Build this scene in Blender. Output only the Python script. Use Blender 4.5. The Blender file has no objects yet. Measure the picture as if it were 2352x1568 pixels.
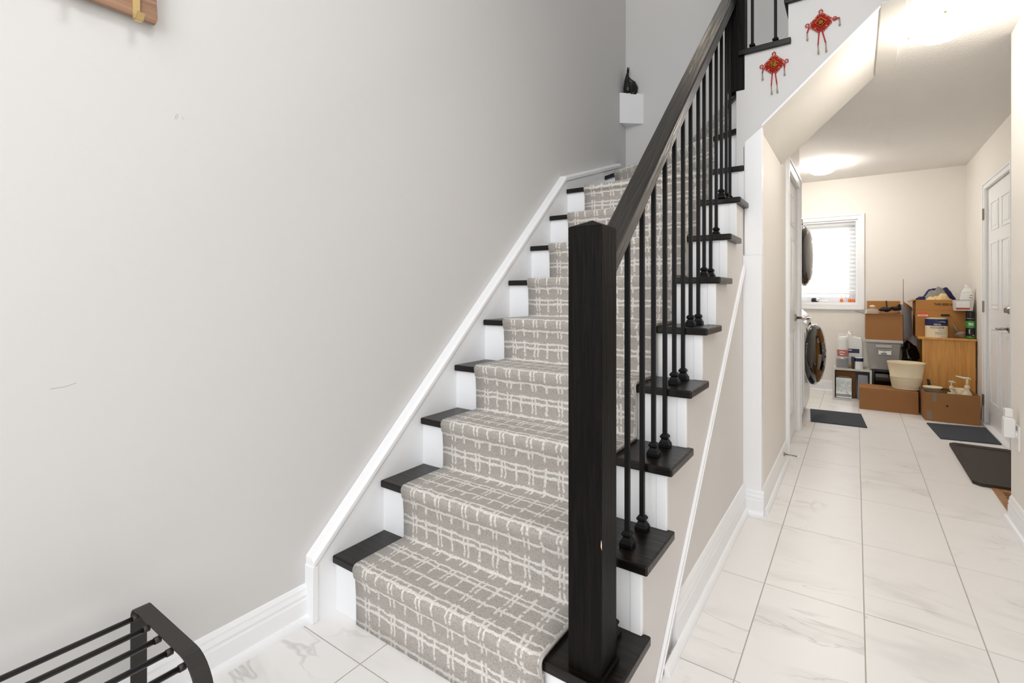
import bpy, bmesh, math, random
from mathutils import Vector, Matrix
from mathutils import noise as mnoise
random.seed(7)
S = bpy.context.scene
COL = S.collection
PI = math.pi
# ------------------------------------------------------------------ camera, world, lights, exposure
YAW, CAMH, FPX, HOR = .6105, 1.0766, 1128.48, 672.48
cd = bpy.data.cameras.new('camera'); cam = bpy.data.objects.new('camera', cd); COL.objects.link(cam)
cam.location = (0, 0, CAMH); cam.rotation_euler = (PI/2, 0, YAW)
cd.sensor_fit = 'HORIZONTAL'; cd.sensor_width = 36; cd.lens = 36*FPX/2352
cd.shift_y = -(784-HOR)/2352; cd.clip_start = .02; cd.clip_end = 60
S.camera = cam
w = bpy.data.worlds.new('world'); S.world = w; w.use_nodes = True
bg = w.node_tree.nodes['Background']; bg.inputs[0].default_value = (.95, .97, 1, 1); bg.inputs[1].default_value = 1.15

def area(name, loc, target, size, sizey, power, color, spread=None):
    l = bpy.data.lights.new(name, 'AREA'); l.shape = 'RECTANGLE'; l.size = size; l.size_y = sizey
    l.energy = power; l.color = color
    if spread: l.spread = spread
    o = bpy.data.objects.new(name, l); COL.objects.link(o); o.location = loc
    d = Vector(target)-Vector(loc); o.rotation_euler = d.to_track_quat('-Z', 'Y').to_euler()
    return o
def point(name, loc, power, color, r=.1):
    l = bpy.data.lights.new(name, 'POINT'); l.energy = power; l.color = color; l.shadow_soft_size = r
    o = bpy.data.objects.new(name, l); COL.objects.link(o); o.location = loc
    return o
area('entry_daylight', (-.2, -1.35, 2.0), (-.6, 2.0, .9), 1.4, 2.2, 31, (.96, .98, 1))
area('foyer_fill_light', (.05, .45, 3.1), (-.35, 1.9, 0), .6, .6, 14, (1, .97, .94))  # added fill above the foyer, brightens floor, risers and under-stair wall
area('window_daylight', (-.38, 7.1, 1.7), (-.38, 6.0, 1.3), 1.4, 1.6, 40, (.95, .98, 1))
point('upper_hall_light', (-.95, 3.1, 3.9), 2.2, (1, .86, .68), .12)
S.view_settings.view_transform = 'Standard'; S.view_settings.look = 'None'
S.view_settings.gamma = 1; S.view_settings.use_curve_mapping = False
S.view_settings.exposure = 0.08

# ------------------------------------------------------------------ materials
def srgb(h):
    h = h.lstrip('#'); r = [int(h[i:i+2], 16)/255 for i in (0, 2, 4)]
    return tuple((c/12.92 if c <= .04045 else ((c+.055)/1.055)**2.4) for c in r)+(1,)
MATS = {}
def mat(name, col, rough=.5, metal=0, bump=None, spec=None, trans=0, alpha=1, emit=None, vary=None, ior=None, coat=0):
    """bump=(scale,strength) ; vary=(scale, darker factor)"""
    if name in MATS: return MATS[name]
    m = bpy.data.materials.new(name); m.use_nodes = True; MATS[name] = m
    nt = m.node_tree; b = nt.nodes['Principled BSDF']
    c = srgb(col) if isinstance(col, str) else tuple(col)+(1,)
    b.inputs['Base Color'].default_value = c; b.inputs['Roughness'].default_value = rough
    b.inputs['Metallic'].default_value = metal
    if spec is not None: b.inputs['Specular IOR Level'].default_value = spec
    if trans: b.inputs['Transmission Weight'].default_value = trans
    if ior: b.inputs['IOR'].default_value = ior
    if alpha < 1: b.inputs['Alpha'].default_value = alpha
    if coat: b.inputs['Coat Weight'].default_value = coat
    if emit: b.inputs['Emission Color'].default_value = emit[0]+(1,); b.inputs['Emission Strength'].default_value = emit[1]
    tc = nt.nodes.new('ShaderNodeTexCoord')
    if vary:
        n = nt.nodes.new('ShaderNodeTexNoise'); n.inputs['Scale'].default_value = vary[0]; n.inputs['Detail'].default_value = 5
        nt.links.new(tc.outputs['Object'], n.inputs['Vector'])
        mx = nt.nodes.new('ShaderNodeMix'); mx.data_type = 'RGBA'
        mx.inputs[6].default_value = c; mx.inputs[7].default_value = tuple(x*vary[1] for x in c[:3])+(1,)
        nt.links.new(n.outputs[0], mx.inputs[0]); nt.links.new(mx.outputs[2], b.inputs['Base Color'])
    if bump:
        n = nt.nodes.new('ShaderNodeTexNoise'); n.inputs['Scale'].default_value = bump[0]; n.inputs['Detail'].default_value = 3
        nt.links.new(tc.outputs['Object'], n.inputs['Vector'])
        bp = nt.nodes.new('ShaderNodeBump'); bp.inputs['Strength'].default_value = bump[1]; bp.inputs['Distance'].default_value = .01
        nt.links.new(n.outputs[0], bp.inputs['Height']); nt.links.new(bp.outputs[0], b.inputs['Normal'])
    return m
def N(nt, t, **kw):
    n = nt.nodes.new(t)
    for k, v in kw.items(): setattr(n, k, v)
    return n
def math_(nt, op, a, b=None, c=None):
    n = nt.nodes.new('ShaderNodeMath'); n.operation = op
    for i, x in enumerate((a, b, c)):
        if x is None: continue
        if isinstance(x, (int, float)): n.inputs[i].default_value = x
        else: nt.links.new(x, n.inputs[i])
    return n.outputs[0]

def wood_mat(name, dark, light, rough, gscale, axis, bumps=.25, coat=0, spec=.5, shear=0):
    m = bpy.data.materials.new(name); m.use_nodes = True; MATS[name] = m
    nt = m.node_tree; b = nt.nodes['Principled BSDF']; b.inputs['Roughness'].default_value = rough; b.inputs['Specular IOR Level'].default_value = spec
    if coat: b.inputs['Coat Weight'].default_value = coat; b.inputs['Coat Roughness'].default_value = .2
    tc = N(nt, 'ShaderNodeTexCoord'); mp = N(nt, 'ShaderNodeMapping')
    sc = [gscale]*3; sc[axis] = gscale*.06; mp.inputs['Scale'].default_value = sc
    if shear:
        sp = N(nt, 'ShaderNodeSeparateXYZ'); cb_ = N(nt, 'ShaderNodeCombineXYZ'); nt.links.new(tc.outputs['Object'], sp.inputs[0])
        nt.links.new(sp.outputs[0], cb_.inputs[0]); nt.links.new(sp.outputs[1], cb_.inputs[1])
        nt.links.new(math_(nt, 'SUBTRACT', sp.outputs[2], math_(nt, 'MULTIPLY', sp.outputs[1], shear)), cb_.inputs[2])
        nt.links.new(cb_.outputs[0], mp.inputs[0])
    else: nt.links.new(tc.outputs['Object'], mp.inputs[0])
    n = N(nt, 'ShaderNodeTexNoise'); n.inputs['Scale'].default_value = 1; n.inputs['Detail'].default_value = 6; n.inputs['Distortion'].default_value = .6
    nt.links.new(mp.outputs[0], n.inputs['Vector'])
    r = N(nt, 'ShaderNodeValToRGB'); r.color_ramp.elements[0].position = .35; r.color_ramp.elements[1].position = .68
    r.color_ramp.elements[0].color = srgb(dark); r.color_ramp.elements[1].color = srgb(light)
    nt.links.new(n.outputs[0], r.inputs[0]); nt.links.new(r.outputs[0], b.inputs['Base Color'])
    bp = N(nt, 'ShaderNodeBump'); bp.inputs['Strength'].default_value = bumps; bp.inputs['Distance'].default_value = .004
    nt.links.new(n.outputs[0], bp.inputs['Height']); nt.links.new(bp.outputs[0], b.inputs['Normal'])
    return m
M_wall = mat('wall_paint', '#d8d7d6', .6, bump=(260, .03))
M_hall = mat('wall_paint_lamplit', '#f3eee7', .6, bump=(260, .03))  # same wall paint, warmth of the hall lamps mixed into the colour
M_greige = mat('greige_paint', '#e0dcd9', .55, bump=(260, .03))
M_trim = mat('trim_white', '#f9fafc', .32, bump=(30, .02))
M_ceil = mat('ceiling_stipple', '#f1eee9', .85, bump=(70, .3))
M_soffit = mat('soffit_paint', '#f0ece5', .7)
M_dwood = wood_mat('espresso_wood', '#060505', '#130e0b', .5, 130, 2, .5, spec=.12)
M_dwoody = wood_mat('espresso_wood_rail', '#0b0807', '#1c140f', .26, 90, 1, .8, spec=1.0, shear=.9285)
M_dwoodx = wood_mat('espresso_wood_tread', '#080605', '#1c130e', .3, 60, 0, .35, spec=.35)
M_honey = wood_mat('honey_veneer', '#c98b41', '#dba253', .42, 60, 2, .05)
M_plank = wood_mat('plank_wood', '#7d5c47', '#b08b70', .6, 55, 1, .2)
M_iron = mat('black_iron', '#08080a', .5, spec=.25)
M_rack = mat('rack_black', '#2a2624', .5, bump=(600, .1))
M_rod = mat('rod_black', '#1e1c1c', .3)
M_grout = mat('grout', '#c6bfb2', .9)
M_card = mat('cardboard', '#bb8244', .8, vary=(6, .86), bump=(90, .05))
M_cardd = mat('cardboard_inside', '#8a5c31', .85, vary=(8, .85))
M_cardl = mat('cardboard_light', '#b98650', .8, vary=(6, .9))
M_kraft = mat('cardboard_brown', '#a06f40', .8, vary=(5, .88))
M_brass = mat('brass', '#d9bd83', .28, metal=.7)
M_nickel = mat('satin_nickel', '#a59c90', .3, metal=1)
M_chrome = mat('chrome', '#dcdcdc', .08, metal=1)
M_gloss = mat('black_gloss', '#1a120e', .06, coat=.6)
M_glossg = mat('door_reflection_grey', '#8d8985', .3)  # glassy reflection on the dryer door, painted as a grey cap
M_appl = mat('appliance_white', '#e9e8e6', .25, coat=.3)
M_slate = mat('slate_mat', '#3f434b', .9, bump=(400, .3), vary=(30, .8))
M_rubber = mat('brown_rubber', '#3a2f27', .7, bump=(500, .4), vary=(8, .75))
M_vent = wood_mat('vent_oak', '#8d5f37', '#b2814f', .45, 60, 1, .1)
M_dark = mat('dark_void', '#0a0908', .8)
M_cream = mat('cream_plastic', '#e9d9b8', .35)
M_white = mat('white_plastic', '#efeeeb', .35)
M_tub = mat('clear_tub', '#b9b6b3', .25, alpha=.62)
M_tublid = mat('tub_lid', '#c2bdb8', .35, alpha=.9)
M_film = mat('clear_film', '#efedea', .12, alpha=.16)
M_glass = mat('clear_glass', '#e6e6e4', .03, alpha=.3, coat=.5)
M_navy = mat('navy_print', '#1f2350', .4)
M_navyc = mat('navy_cloth', '#1b1a4a', .9, bump=(60, .3))
M_greyc = mat('grey_cloth', '#8d8983', .95, bump=(60, .4))
M_creamc = mat('cream_cloth', '#dcc08a', .95, bump=(60, .3))
M_blackc = mat('black_cloth', '#14110f', .8, bump=(40, .5))
M_red = mat('red_print', '#b83a26', .5)
M_redsticker = mat('orange_red_print', '#e0552f', .5)
M_ink = mat('black_ink', '#2a1c12', .7)
M_green = mat('green_print', '#3d8f3e', .4)
M_black = mat('black_plastic', '#0f0f10', .3)
M_silver = mat('silver_foil', '#c9ccc8', .22, metal=.8)
M_greycan = mat('grey_label', '#697078', .4)
M_greyw = mat('frame_grey', '#cfccc6', .5)
M_orange = mat('orange_liquid', '#e8741b', .25)
M_yellow = mat('yellow_print', '#f0a51c', .5)
M_redcord = mat('red_cord', '#b81612', .55, bump=(300, .3))
M_dred = mat('dark_red_lacquer', '#6d130b', .65, spec=.15)
M_gold = mat('gold_bead', '#f0a21c', .3, emit=None)
M_goldc = mat('gold_print', '#c99a2a', .35, metal=.4)
M_tassel = mat('tassel_cap', '#a39a86', .4, metal=.3)
M_bronze = mat('figurine_green', '#151a17', .3, vary=(20, .5))
M_screwd = mat('bag_grey', '#9a8875', .4, alpha=.8)
M_basket = mat('wicker', '#a5784f', .8, bump=(80, .6))
M_binding = mat('runner_binding', '#b3aea7', .9)
M_blind = mat('blind_white', '#f1f1ef', .45)
nt_ = M_blind.node_tree; tr_ = nt_.nodes.new('ShaderNodeBsdfTranslucent'); tr_.inputs[0].default_value = (.95, .95, .95, 1); ms_ = nt_.nodes.new('ShaderNodeMixShader'); ms_.inputs[0].default_value = .45
nt_.links.new(nt_.nodes['Principled BSDF'].outputs[0], ms_.inputs[1]); nt_.links.new(tr_.outputs[0], ms_.inputs[2]); nt_.links.new(ms_.outputs[0], nt_.nodes['Material Output'].inputs[0])
M_lamp = mat('lamp_glass', '#ffffff', .4, emit=((1, .945, .87), 30.0))
M_lamp_far = mat('lamp_glass_bright', '#ffffff', .4, emit=((1, .945, .87), 62.0))
M_outgrey = mat('blue_grey_plastic', '#9c9ea6', .5)
M_rawwood = mat('raw_wood_chip', '#d8bda6', .8)

def marble():
    m = bpy.data.materials.new('marble_tile'); m.use_nodes = True
    nt = m.node_tree; b = nt.nodes['Principled BSDF']; b.inputs['Roughness'].default_value = .34
    tc = N(nt, 'ShaderNodeTexCoord'); oi = N(nt, 'ShaderNodeObjectInfo')
    ad = N(nt, 'ShaderNodeVectorMath', operation='ADD')
    cmb = N(nt, 'ShaderNodeCombineXYZ')
    nt.links.new(math_(nt, 'MULTIPLY', oi.outputs['Random'], 53.), cmb.inputs[0])
    nt.links.new(math_(nt, 'MULTIPLY', oi.outputs['Random'], 31.), cmb.inputs[1])
    nt.links.new(tc.outputs['Object'], ad.inputs[0]); nt.links.new(cmb.outputs[0], ad.inputs[1])
    mp = N(nt, 'ShaderNodeMapping'); mp.inputs['Rotation'].default_value = (0, 0, -.9); mp.inputs['Scale'].default_value = (1.7, 4.2, 1)
    nt.links.new(ad.outputs[0], mp.inputs[0])
    def vein(scale, width, dist):
        n = N(nt, 'ShaderNodeTexNoise'); n.inputs['Scale'].default_value = scale; n.inputs['Detail'].default_value = 4
        n.inputs['Roughness'].default_value = .5; n.inputs['Distortion'].default_value = dist
        nt.links.new(mp.outputs[0], n.inputs['Vector'])
        d = math_(nt, 'ABSOLUTE', math_(nt, 'SUBTRACT', n.outputs[0], .5))
        mr = N(nt, 'ShaderNodeMapRange'); mr.inputs[1].default_value = 0; mr.inputs[2].default_value = width
        mr.inputs[3].default_value = 1; mr.inputs[4].default_value = 0
        nt.links.new(d, mr.inputs[0]); return mr.outputs[0]
    v1 = vein(1.1, .012, .7); v2 = vein(.8, .07, .5)
    n3 = N(nt, 'ShaderNodeTexNoise'); n3.inputs['Scale'].default_value = 2.2; nt.links.new(ad.outputs[0], n3.inputs['Vector'])
    msk = N(nt, 'ShaderNodeMapRange'); msk.inputs[1].default_value = .48; msk.inputs[2].default_value = .68
    nt.links.new(n3.outputs[0], msk.inputs[0])
    f = math_(nt, 'MULTIPLY', math_(nt, 'ADD', math_(nt, 'MULTIPLY', v1, .40), math_(nt, 'MULTIPLY', v2, .20)), msk.outputs[0])
    mx = N(nt, 'ShaderNodeMix', data_type='RGBA'); mx.inputs[6].default_value = srgb('#f1efed'); mx.inputs[7].default_value = srgb('#a39f9a')
    nt.links.new(f, mx.inputs[0]); nt.links.new(mx.outputs[2], b.inputs['Base Color'])
    return m
M_tile = marble()

def carpet():
    m = bpy.data.materials.new('plaid_carpet'); m.use_nodes = True
    nt = m.node_tree; b = nt.nodes['Principled BSDF']; b.inputs['Roughness'].default_value = .95
    b.inputs['Specular IOR Level'].default_value = .1
    b.inputs['Sheen Weight'].default_value = .15
    uv = N(nt, 'ShaderNodeUVMap'); uv.uv_map = 'UVMap'
    sep0 = N(nt, 'ShaderNodeSeparateXYZ'); nt.links.new(uv.outputs[0], sep0.inputs[0])
    n = N(nt, 'ShaderNodeTexNoise'); n.inputs['Scale'].default_value = 26; n.inputs['Detail'].default_value = 4; n.inputs['Roughness'].default_value = .65
    nt.links.new(uv.outputs[0], n.inputs['Vector'])
    sub = N(nt, 'ShaderNodeVectorMath', operation='SUBTRACT'); sub.inputs[1].default_value = (.5, .5, .5)
    nt.links.new(n.outputs['Color'], sub.inputs[0])
    sc = N(nt, 'ShaderNodeVectorMath', operation='SCALE'); sc.inputs['Scale'].default_value = .024
    nt.links.new(sub.outputs[0], sc.inputs[0])
    ad = N(nt, 'ShaderNodeVectorMath', operation='ADD'); nt.links.new(uv.outputs[0], ad.inputs[0]); nt.links.new(sc.outputs[0], ad.inputs[1])
    sep = N(nt, 'ShaderNodeSeparateXYZ'); nt.links.new(ad.outputs[0], sep.inputs[0])
    u, v = sep.outputs[0], sep.outputs[1]
    def line(x, period, off, width, soft=.0012):
        fr = math_(nt, 'MODULO', math_(nt, 'ADD', x, 50*period-off), period)
        d = math_(nt, 'ABSOLUTE', math_(nt, 'SUBTRACT', fr, period/2))
        mr = N(nt, 'ShaderNodeMapRange'); mr.inputs[1].default_value = width/2-soft; mr.inputs[2].default_value = width/2+soft
        mr.inputs[3].default_value = 1; mr.inputs[4].default_value = 0
        nt.links.new(d, mr.inputs[0]); return mr.outputs[0]
    def mx(*a):
        r = a[0]
        for q in a[1:]: r = math_(nt, 'MAXIMUM', r, q)
        return r
    # crosswise wavy lines (constant v) : a close pair and a single, uneven
    cross = mx(line(v, .1335, .006, .0098), line(v, .1335, .026, .0078), line(v, .1335, .082, .0098))
    # lengthwise dashes (constant u) : doubles and singles, broken between the crosswise lines
    longw = mx(line(u, .118, .0, .0078), line(u, .118, .016, .0074), line(u, .118, .064, .0088))
    cell = math_(nt, 'FLOOR', math_(nt, 'DIVIDE', sep0.outputs[0], .059))
    shift = math_(nt, 'MULTIPLY', math_(nt, 'SINE', math_(nt, 'MULTIPLY', cell, 12.9)), .012)
    vs = math_(nt, 'ADD', v, shift)
    dash = mx(line(vs, .1335, .016, .054, .003), line(vs, .1335, .082, .036, .003), line(vs, .1335, .116, .012, .003))
    pat = mx(cross, math_(nt, 'MULTIPLY', longw, dash))
    fib = N(nt, 'ShaderNodeTexNoise'); fib.inputs['Scale'].default_value = 240; fib.inputs['Detail'].default_value = 2; fib.inputs['Distortion'].default_value = 1.5
    nt.links.new(uv.outputs[0], fib.inputs['Vector'])
    fr = N(nt, 'ShaderNodeMapRange'); fr.inputs[1].default_value = .3; fr.inputs[2].default_value = .55; fr.inputs[3].default_value = .62; fr.inputs[4].default_value = 1.0
    nt.links.new(fib.outputs[0], fr.inputs[0])
    mixc = N(nt, 'ShaderNodeMix', data_type='RGBA'); mixc.inputs[6].default_value = srgb('#bbb4ad'); mixc.inputs[7].default_value = srgb('#eeeae4')
    nt.links.new(pat, mixc.inputs[0])
    mul = N(nt, 'ShaderNodeMix', data_type='RGBA', blend_type='MULTIPLY'); mul.inputs[0].default_value = 1
    nt.links.new(mixc.outputs[2], mul.inputs[6]); nt.links.new(fr.outputs[0], mul.inputs[7])
    nt.links.new(mul.outputs[2], b.inputs['Base Color'])
    h = math_(nt, 'ADD', math_(nt, 'MULTIPLY', fib.outputs[0], .7), math_(nt, 'MULTIPLY', pat, -.5))
    bp = N(nt, 'ShaderNodeBump'); bp.inputs['Strength'].default_value = .6; bp.inputs['Distance'].default_value = .004
    nt.links.new(h, bp.inputs['Height']); nt.links.new(bp.outputs[0], b.inputs['Normal'])
    return m
M_carpet = carpet()

# ------------------------------------------------------------------ mesh helpers
class MB:
    def __init__(s): s.bm = bmesh.new()
    def box(s, x0, x1, y0, y1, z0, z1):
        vs = [s.bm.verts.new(p) for p in ((x0, y0, z0), (x1, y0, z0), (x1, y1, z0), (x0, y1, z0), (x0, y0, z1), (x1, y0, z1), (x1, y1, z1), (x0, y1, z1))]
        for f in ((3, 2, 1, 0), (4, 5, 6, 7), (0, 1, 5, 4), (1, 2, 6, 5), (2, 3, 7, 6), (3, 0, 4, 7)): s.bm.faces.new([vs[i] for i in f])
        return s
    def hexa(s, lo, hi):                      # lo, hi: rings of points with equal length
        a = [s.bm.verts.new(p) for p in lo]; b = [s.bm.verts.new(p) for p in hi]; n = len(a)
        s.bm.faces.new(a[::-1]); s.bm.faces.new(b)
        for i in range(n): s.bm.faces.new((a[i], a[(i+1) % n], b[(i+1) % n], b[i]))
        return s
    def prism(s, pts, axis, a0, a1):          # polygon extruded along axis (0 x,1 y,2 z)
        def mk(p, a):
            q = list(p); q.insert(axis, a); return q
        return s.hexa([mk(p, a0) for p in pts], [mk(p, a1) for p in pts])
    def tube(s, pts, r, n=10, cap=True):
        pts = [Vector(p) for p in pts]; rr = r if isinstance(r, (list, tuple)) else [r]*len(pts)
        rings = []; up = None
        for i, p in enumerate(pts):
            t = (pts[min(i+1, len(pts)-1)]-pts[max(i-1, 0)]).normalized()
            if up is None:
                up = Vector((0, 0, 1)) if abs(t.z) < .9 else Vector((1, 0, 0))
            a = t.cross(up).normalized(); bb = a.cross(t).normalized(); up = bb
            rings.append([s.bm.verts.new(p+(a*math.cos(2*PI*k/n)+bb*math.sin(2*PI*k/n))*rr[i]) for k in range(n)])
        for i in range(len(rings)-1):
            for k in range(n): s.bm.faces.new((rings[i][k], rings[i][(k+1) % n], rings[i+1][(k+1) % n], rings[i+1][k]))
        if cap: s.bm.faces.new(rings[0][::-1]); s.bm.faces.new(rings[-1])
        return s
    def lathe(s, c, prof, n=24, axis=2, sx=1, sy=1):   # prof: list of (radius, height)
        c = Vector(c); rings = []
        def mk(a, b, h):
            v = [a, b]; v.insert(axis, h); return c+Vector(v)
        for r, h in prof:
            if r < 1e-5: rings.append([s.bm.verts.new(mk(0, 0, h))])
            else: rings.append([s.bm.verts.new(mk(r*sx*math.cos(2*PI*k/n), r*sy*math.sin(2*PI*k/n), h)) for k in range(n)])
        for i in range(len(rings)-1):
            A, B = rings[i], rings[i+1]
            for k in range(n):
                k2 = (k+1) % n
                if len(A) == 1 and len(B) == 1: continue
                if len(A) == 1: s.bm.faces.new((A[0], B[k], B[k2]))
                elif len(B) == 1: s.bm.faces.new((A[k], A[k2], B[0]))
                else: s.bm.faces.new((A[k], A[k2], B[k2], B[k]))
        return s
    def torus(s, c, R, r, nrm=(0, 1, 0), n=20, k=8):
        nr = Vector(nrm).normalized(); a = nr.orthogonal().normalized(); b = nr.cross(a); c = Vector(c); rings = []
        for i in range(n):
            t = 2*PI*i/n; d = a*math.cos(t)+b*math.sin(t)
            rings.append([s.bm.verts.new(c+d*(R+r*math.cos(2*PI*j/k))+nr*r*math.sin(2*PI*j/k)) for j in range(k)])
        for i in range(n):
            for j in range(k): s.bm.faces.new((rings[i][j], rings[(i+1) % n][j], rings[(i+1) % n][(j+1) % k], rings[i][(j+1) % k]))
        return s
    def ball(s, c, r, sub=2, scale=(1, 1, 1)):
        q = bmesh.ops.create_icosphere(s.bm, subdivisions=sub, radius=1)
        for v in q['verts']: v.co = Vector((v.co.x*r*scale[0], v.co.y*r*scale[1], v.co.z*r*scale[2]))+Vector(c)
        return s
    def jitter(s, amp, freq, seed=0):
        for v in s.bm.verts:
            d = mnoise.noise_vector(v.co*freq+Vector((seed*7.1, seed*3.3, 0))); v.co += d*amp
        return s
ROOTLOC = {}
def obj(name, mb, m, parent=None, smooth=False, bevel=0, seg=2, local=False, label=None, kind=None):
    me = bpy.data.meshes.new(name)
    bmesh.ops.recalc_face_normals(mb.bm, faces=mb.bm.faces)
    # put the origin at the middle of the piece's foot
    off = Vector((0, 0, 0))
    if parent is not None and not local: off = ROOTLOC.get(parent.name, Vector((0, 0, 0)))
    cs = [v.co for v in mb.bm.verts]
    lo = Vector([min(c[i] for c in cs) for i in range(3)]); hi = Vector([max(c[i] for c in cs) for i in range(3)])
    org = Vector(((lo.x+hi.x)/2, (lo.y+hi.y)/2, lo.z))
    for v in mb.bm.verts: v.co -= org
    mb.bm.to_mesh(me); mb.bm.free()
    if smooth:
        for p in me.polygons: p.use_smooth = True
    me.materials.append(m)
    o = bpy.data.objects.new(name, me); COL.objects.link(o)
    o.location = org-off if (parent is not None and not local) else org
    if not local: ROOTLOC[o.name] = org
    else: ROOTLOC[o.name] = Vector((0, 0, 0))
    if parent is not None: o.parent = parent
    if bevel:
        bv = o.modifiers.new('bevel', 'BEVEL'); bv.width = bevel; bv.segments = seg; bv.limit_method = 'ANGLE'; bv.angle_limit = .6
    if label: o['label'] = label
    if kind: o['kind'] = kind
    return o
def tag(o, label, cat, group=None):
    o['label'] = label; o['category'] = cat
    if group: o['group'] = group
    return o
def thing(name, label, cat, loc, rz=0, group=None):
    o = bpy.data.objects.new(name, None); COL.objects.link(o); o.location = loc; o.rotation_euler = (0, 0, rz)
    o.empty_display_size = .05
    ROOTLOC[o.name] = Vector(loc)
    return tag(o, label, cat, group)
def struct(name, mb, m, parent=None, **k):
    o = obj(name, mb, m, parent, **k)
    if parent is None: o['kind'] = 'structure'
    return o
def text_obj(name, s, m, parent, loc, size, depth=.0006, rot=(PI/2, 0, 0), wrap=None, xs=1.0, bold=False, local=False):
    cu = bpy.data.curves.new('t', 'FONT'); cu.body = s; cu.size = size; cu.extrude = depth; cu.align_x = 'CENTER'
    if bold: cu.offset = size*.02
    t = bpy.data.objects.new('t', cu); COL.objects.link(t)
    dg = bpy.context.evaluated_depsgraph_get(); me = bpy.data.meshes.new_from_object(t.evaluated_get(dg))
    bpy.data.objects.remove(t)
    R = Matrix.Rotation(rot[2], 4, 'Z') @ Matrix.Rotation(rot[0], 4, 'X')
    for v in me.vertices:
        p = Vector((v.co.x*xs, v.co.y, v.co.z))
        if wrap:                                  # wrap round a cylinder of radius wrap, axis z, front towards -y
            a = p.x/wrap; v.co = Vector((math.sin(a)*(wrap+p.z), -math.cos(a)*(wrap+p.z), p.y))
        else: v.co = R @ p
    me.materials.clear(); me.materials.append(m); me.name = name
    o = bpy.data.objects.new(name, me); COL.objects.link(o)
    o.location = Vector(loc)-(Vector((0, 0, 0)) if local else ROOTLOC.get(parent.name, Vector((0, 0, 0)))); o.parent = parent
    return o

# ------------------------------------------------------------------ layout constants
RISE, RUN, Y1 = .19, .205, 1.0281
XW, XL, XS, XE = -1.49, -1.45, -.456, -.433      # left wall, skirt face, open stair side, tread ends
NOSE, TH = .016, .026
CEIL, YB, XR, XN = 2.31, 6.40, .875, .605
YK = 2.66                                          # plane of the wall under the upper flight
def yr(k): return Y1+(k-1)*RUN
HX = -.375                                         # hall left wall face

# ------------------------------------------------------------------ floor and tiles
fl = struct('floor', MB().box(-1.6, 1.0, -1.6, YB+.02, -.05, -.0022), M_grout)
GX, GY, GX0, GY0, GAP = .3005, .5576, .0231, 2.0311, .0034
tile_mesh = {}
for i in range(-6, 4):
    for j in range(-4, 8):
        x0, x1 = GX0+i*GX+GAP/2, GX0+(i+1)*GX-GAP/2
        y0, y1 = GY0+j*GY+GAP/2, GY0+(j+1)*GY-GAP/2
        x0 = max(x0, -1.489); x1 = min(x1, .874); y1 = min(y1, YB-.001)
        if x1-x0 < .01 or y1-y0 < .01: continue
        if y0 > 3.3 and y1 < 3.3: continue
        if y0 > Y1 and x1 < -.46 and y1 < 4.6: continue
        if x0 > XN and y1 < 3.2: continue
        key = (round(x1-x0, 3), round(y1-y0, 3))
        if key not in tile_mesh:
            mb = MB().box(-key[0]/2, key[0]/2, -key[1]/2, key[1]/2, -.0015, 0)
            o = obj('floor_tile', mb, M_tile, None, bevel=0)
            me = o.data
            for v in me.vertices: v.co.z -= .0015
            tile_mesh[key] = me; bpy.data.objects.remove(o)
        o = bpy.data.objects.new('floor_tile', tile_mesh[key]); COL.objects.link(o)
        o.location = Vector(((x0+x1)/2, (y0+y1)/2, 0))-ROOTLOC['floor']; o.parent = fl

# ------------------------------------------------------------------ shell
struct('wall_left', MB().box(XW-.1, XW, -1.6, 3.8, 0, 4.9), M_wall)
struct('wall_stair_back', MB().prism([(XW, 0), (HX-.08, 0), (HX-.08, CEIL+.35), (1.1, CEIL+.35), (1.1, 4.9), (XW, 4.9)], 1, 3.70, 3.80), M_wall)
struct('ceiling_upper', MB().box(XW-.1, 1.1, -1.6, 3.8, 4.9, 5.0), M_wall)
struct('wall_upper_right', MB().box(1.0, 1.1, -1.6, 3.8, 2.66, 4.9), M_wall)
# laundry side of the same stairwell wall (below the landing) and the far rooms
struct('wall_laundry_side', MB().box(-1.3, HX-.08, 4.537, 4.617, 0, CEIL), M_hall)
struct('wall_laundry_left', MB().box(-1.38, -1.3, 4.537, YB, 0, CEIL), M_hall)
# back wall with window opening (x -.87..0.017, z .955..1.863)
WX0, WX1, WZ0, WZ1 = -.78, .017, .955, 1.863
bw = MB().box(-1.38, WX0, YB, YB+.14, 0, CEIL).box(WX1, XR+.1, YB, YB+.14, 0, CEIL).box(WX0, WX1, YB, YB+.14, 0, WZ0).box(WX0, WX1, YB, YB+.14, WZ1, CEIL)
struct('wall_back', bw, M_hall)
# hall left wall, with door opening y 3.72..4.44
DY0, DY1, DZ = 3.72, 4.44, 1.895
lw = MB()
lw.box(HX-.08, HX, YK+.004, 3.5, 0, 1.86).box(HX-.08, HX, 3.5, DY0, 0, CEIL).box(HX-.08, HX, DY1, 4.617, 0, CEIL).box(HX-.08, HX, DY0, DY1, DZ, CEIL)
struct('wall_hall_left', lw, M_hall)
# right walls
struct('wall_right_near', MB().box(XN, XN+.5, -1.6, 3.272, 0, CEIL), M_hall)
rd0, rd1, rdz = 4.70, 5.515, 1.925
struct('wall_right_far', MB().box(XR, XR+.1, 3.272, rd0, 0, CEIL).box(XR, XR+.1, rd1, YB, 0, CEIL).box(XR, XR+.1, rd0, rd1, rdz, CEIL), M_hall)
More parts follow.
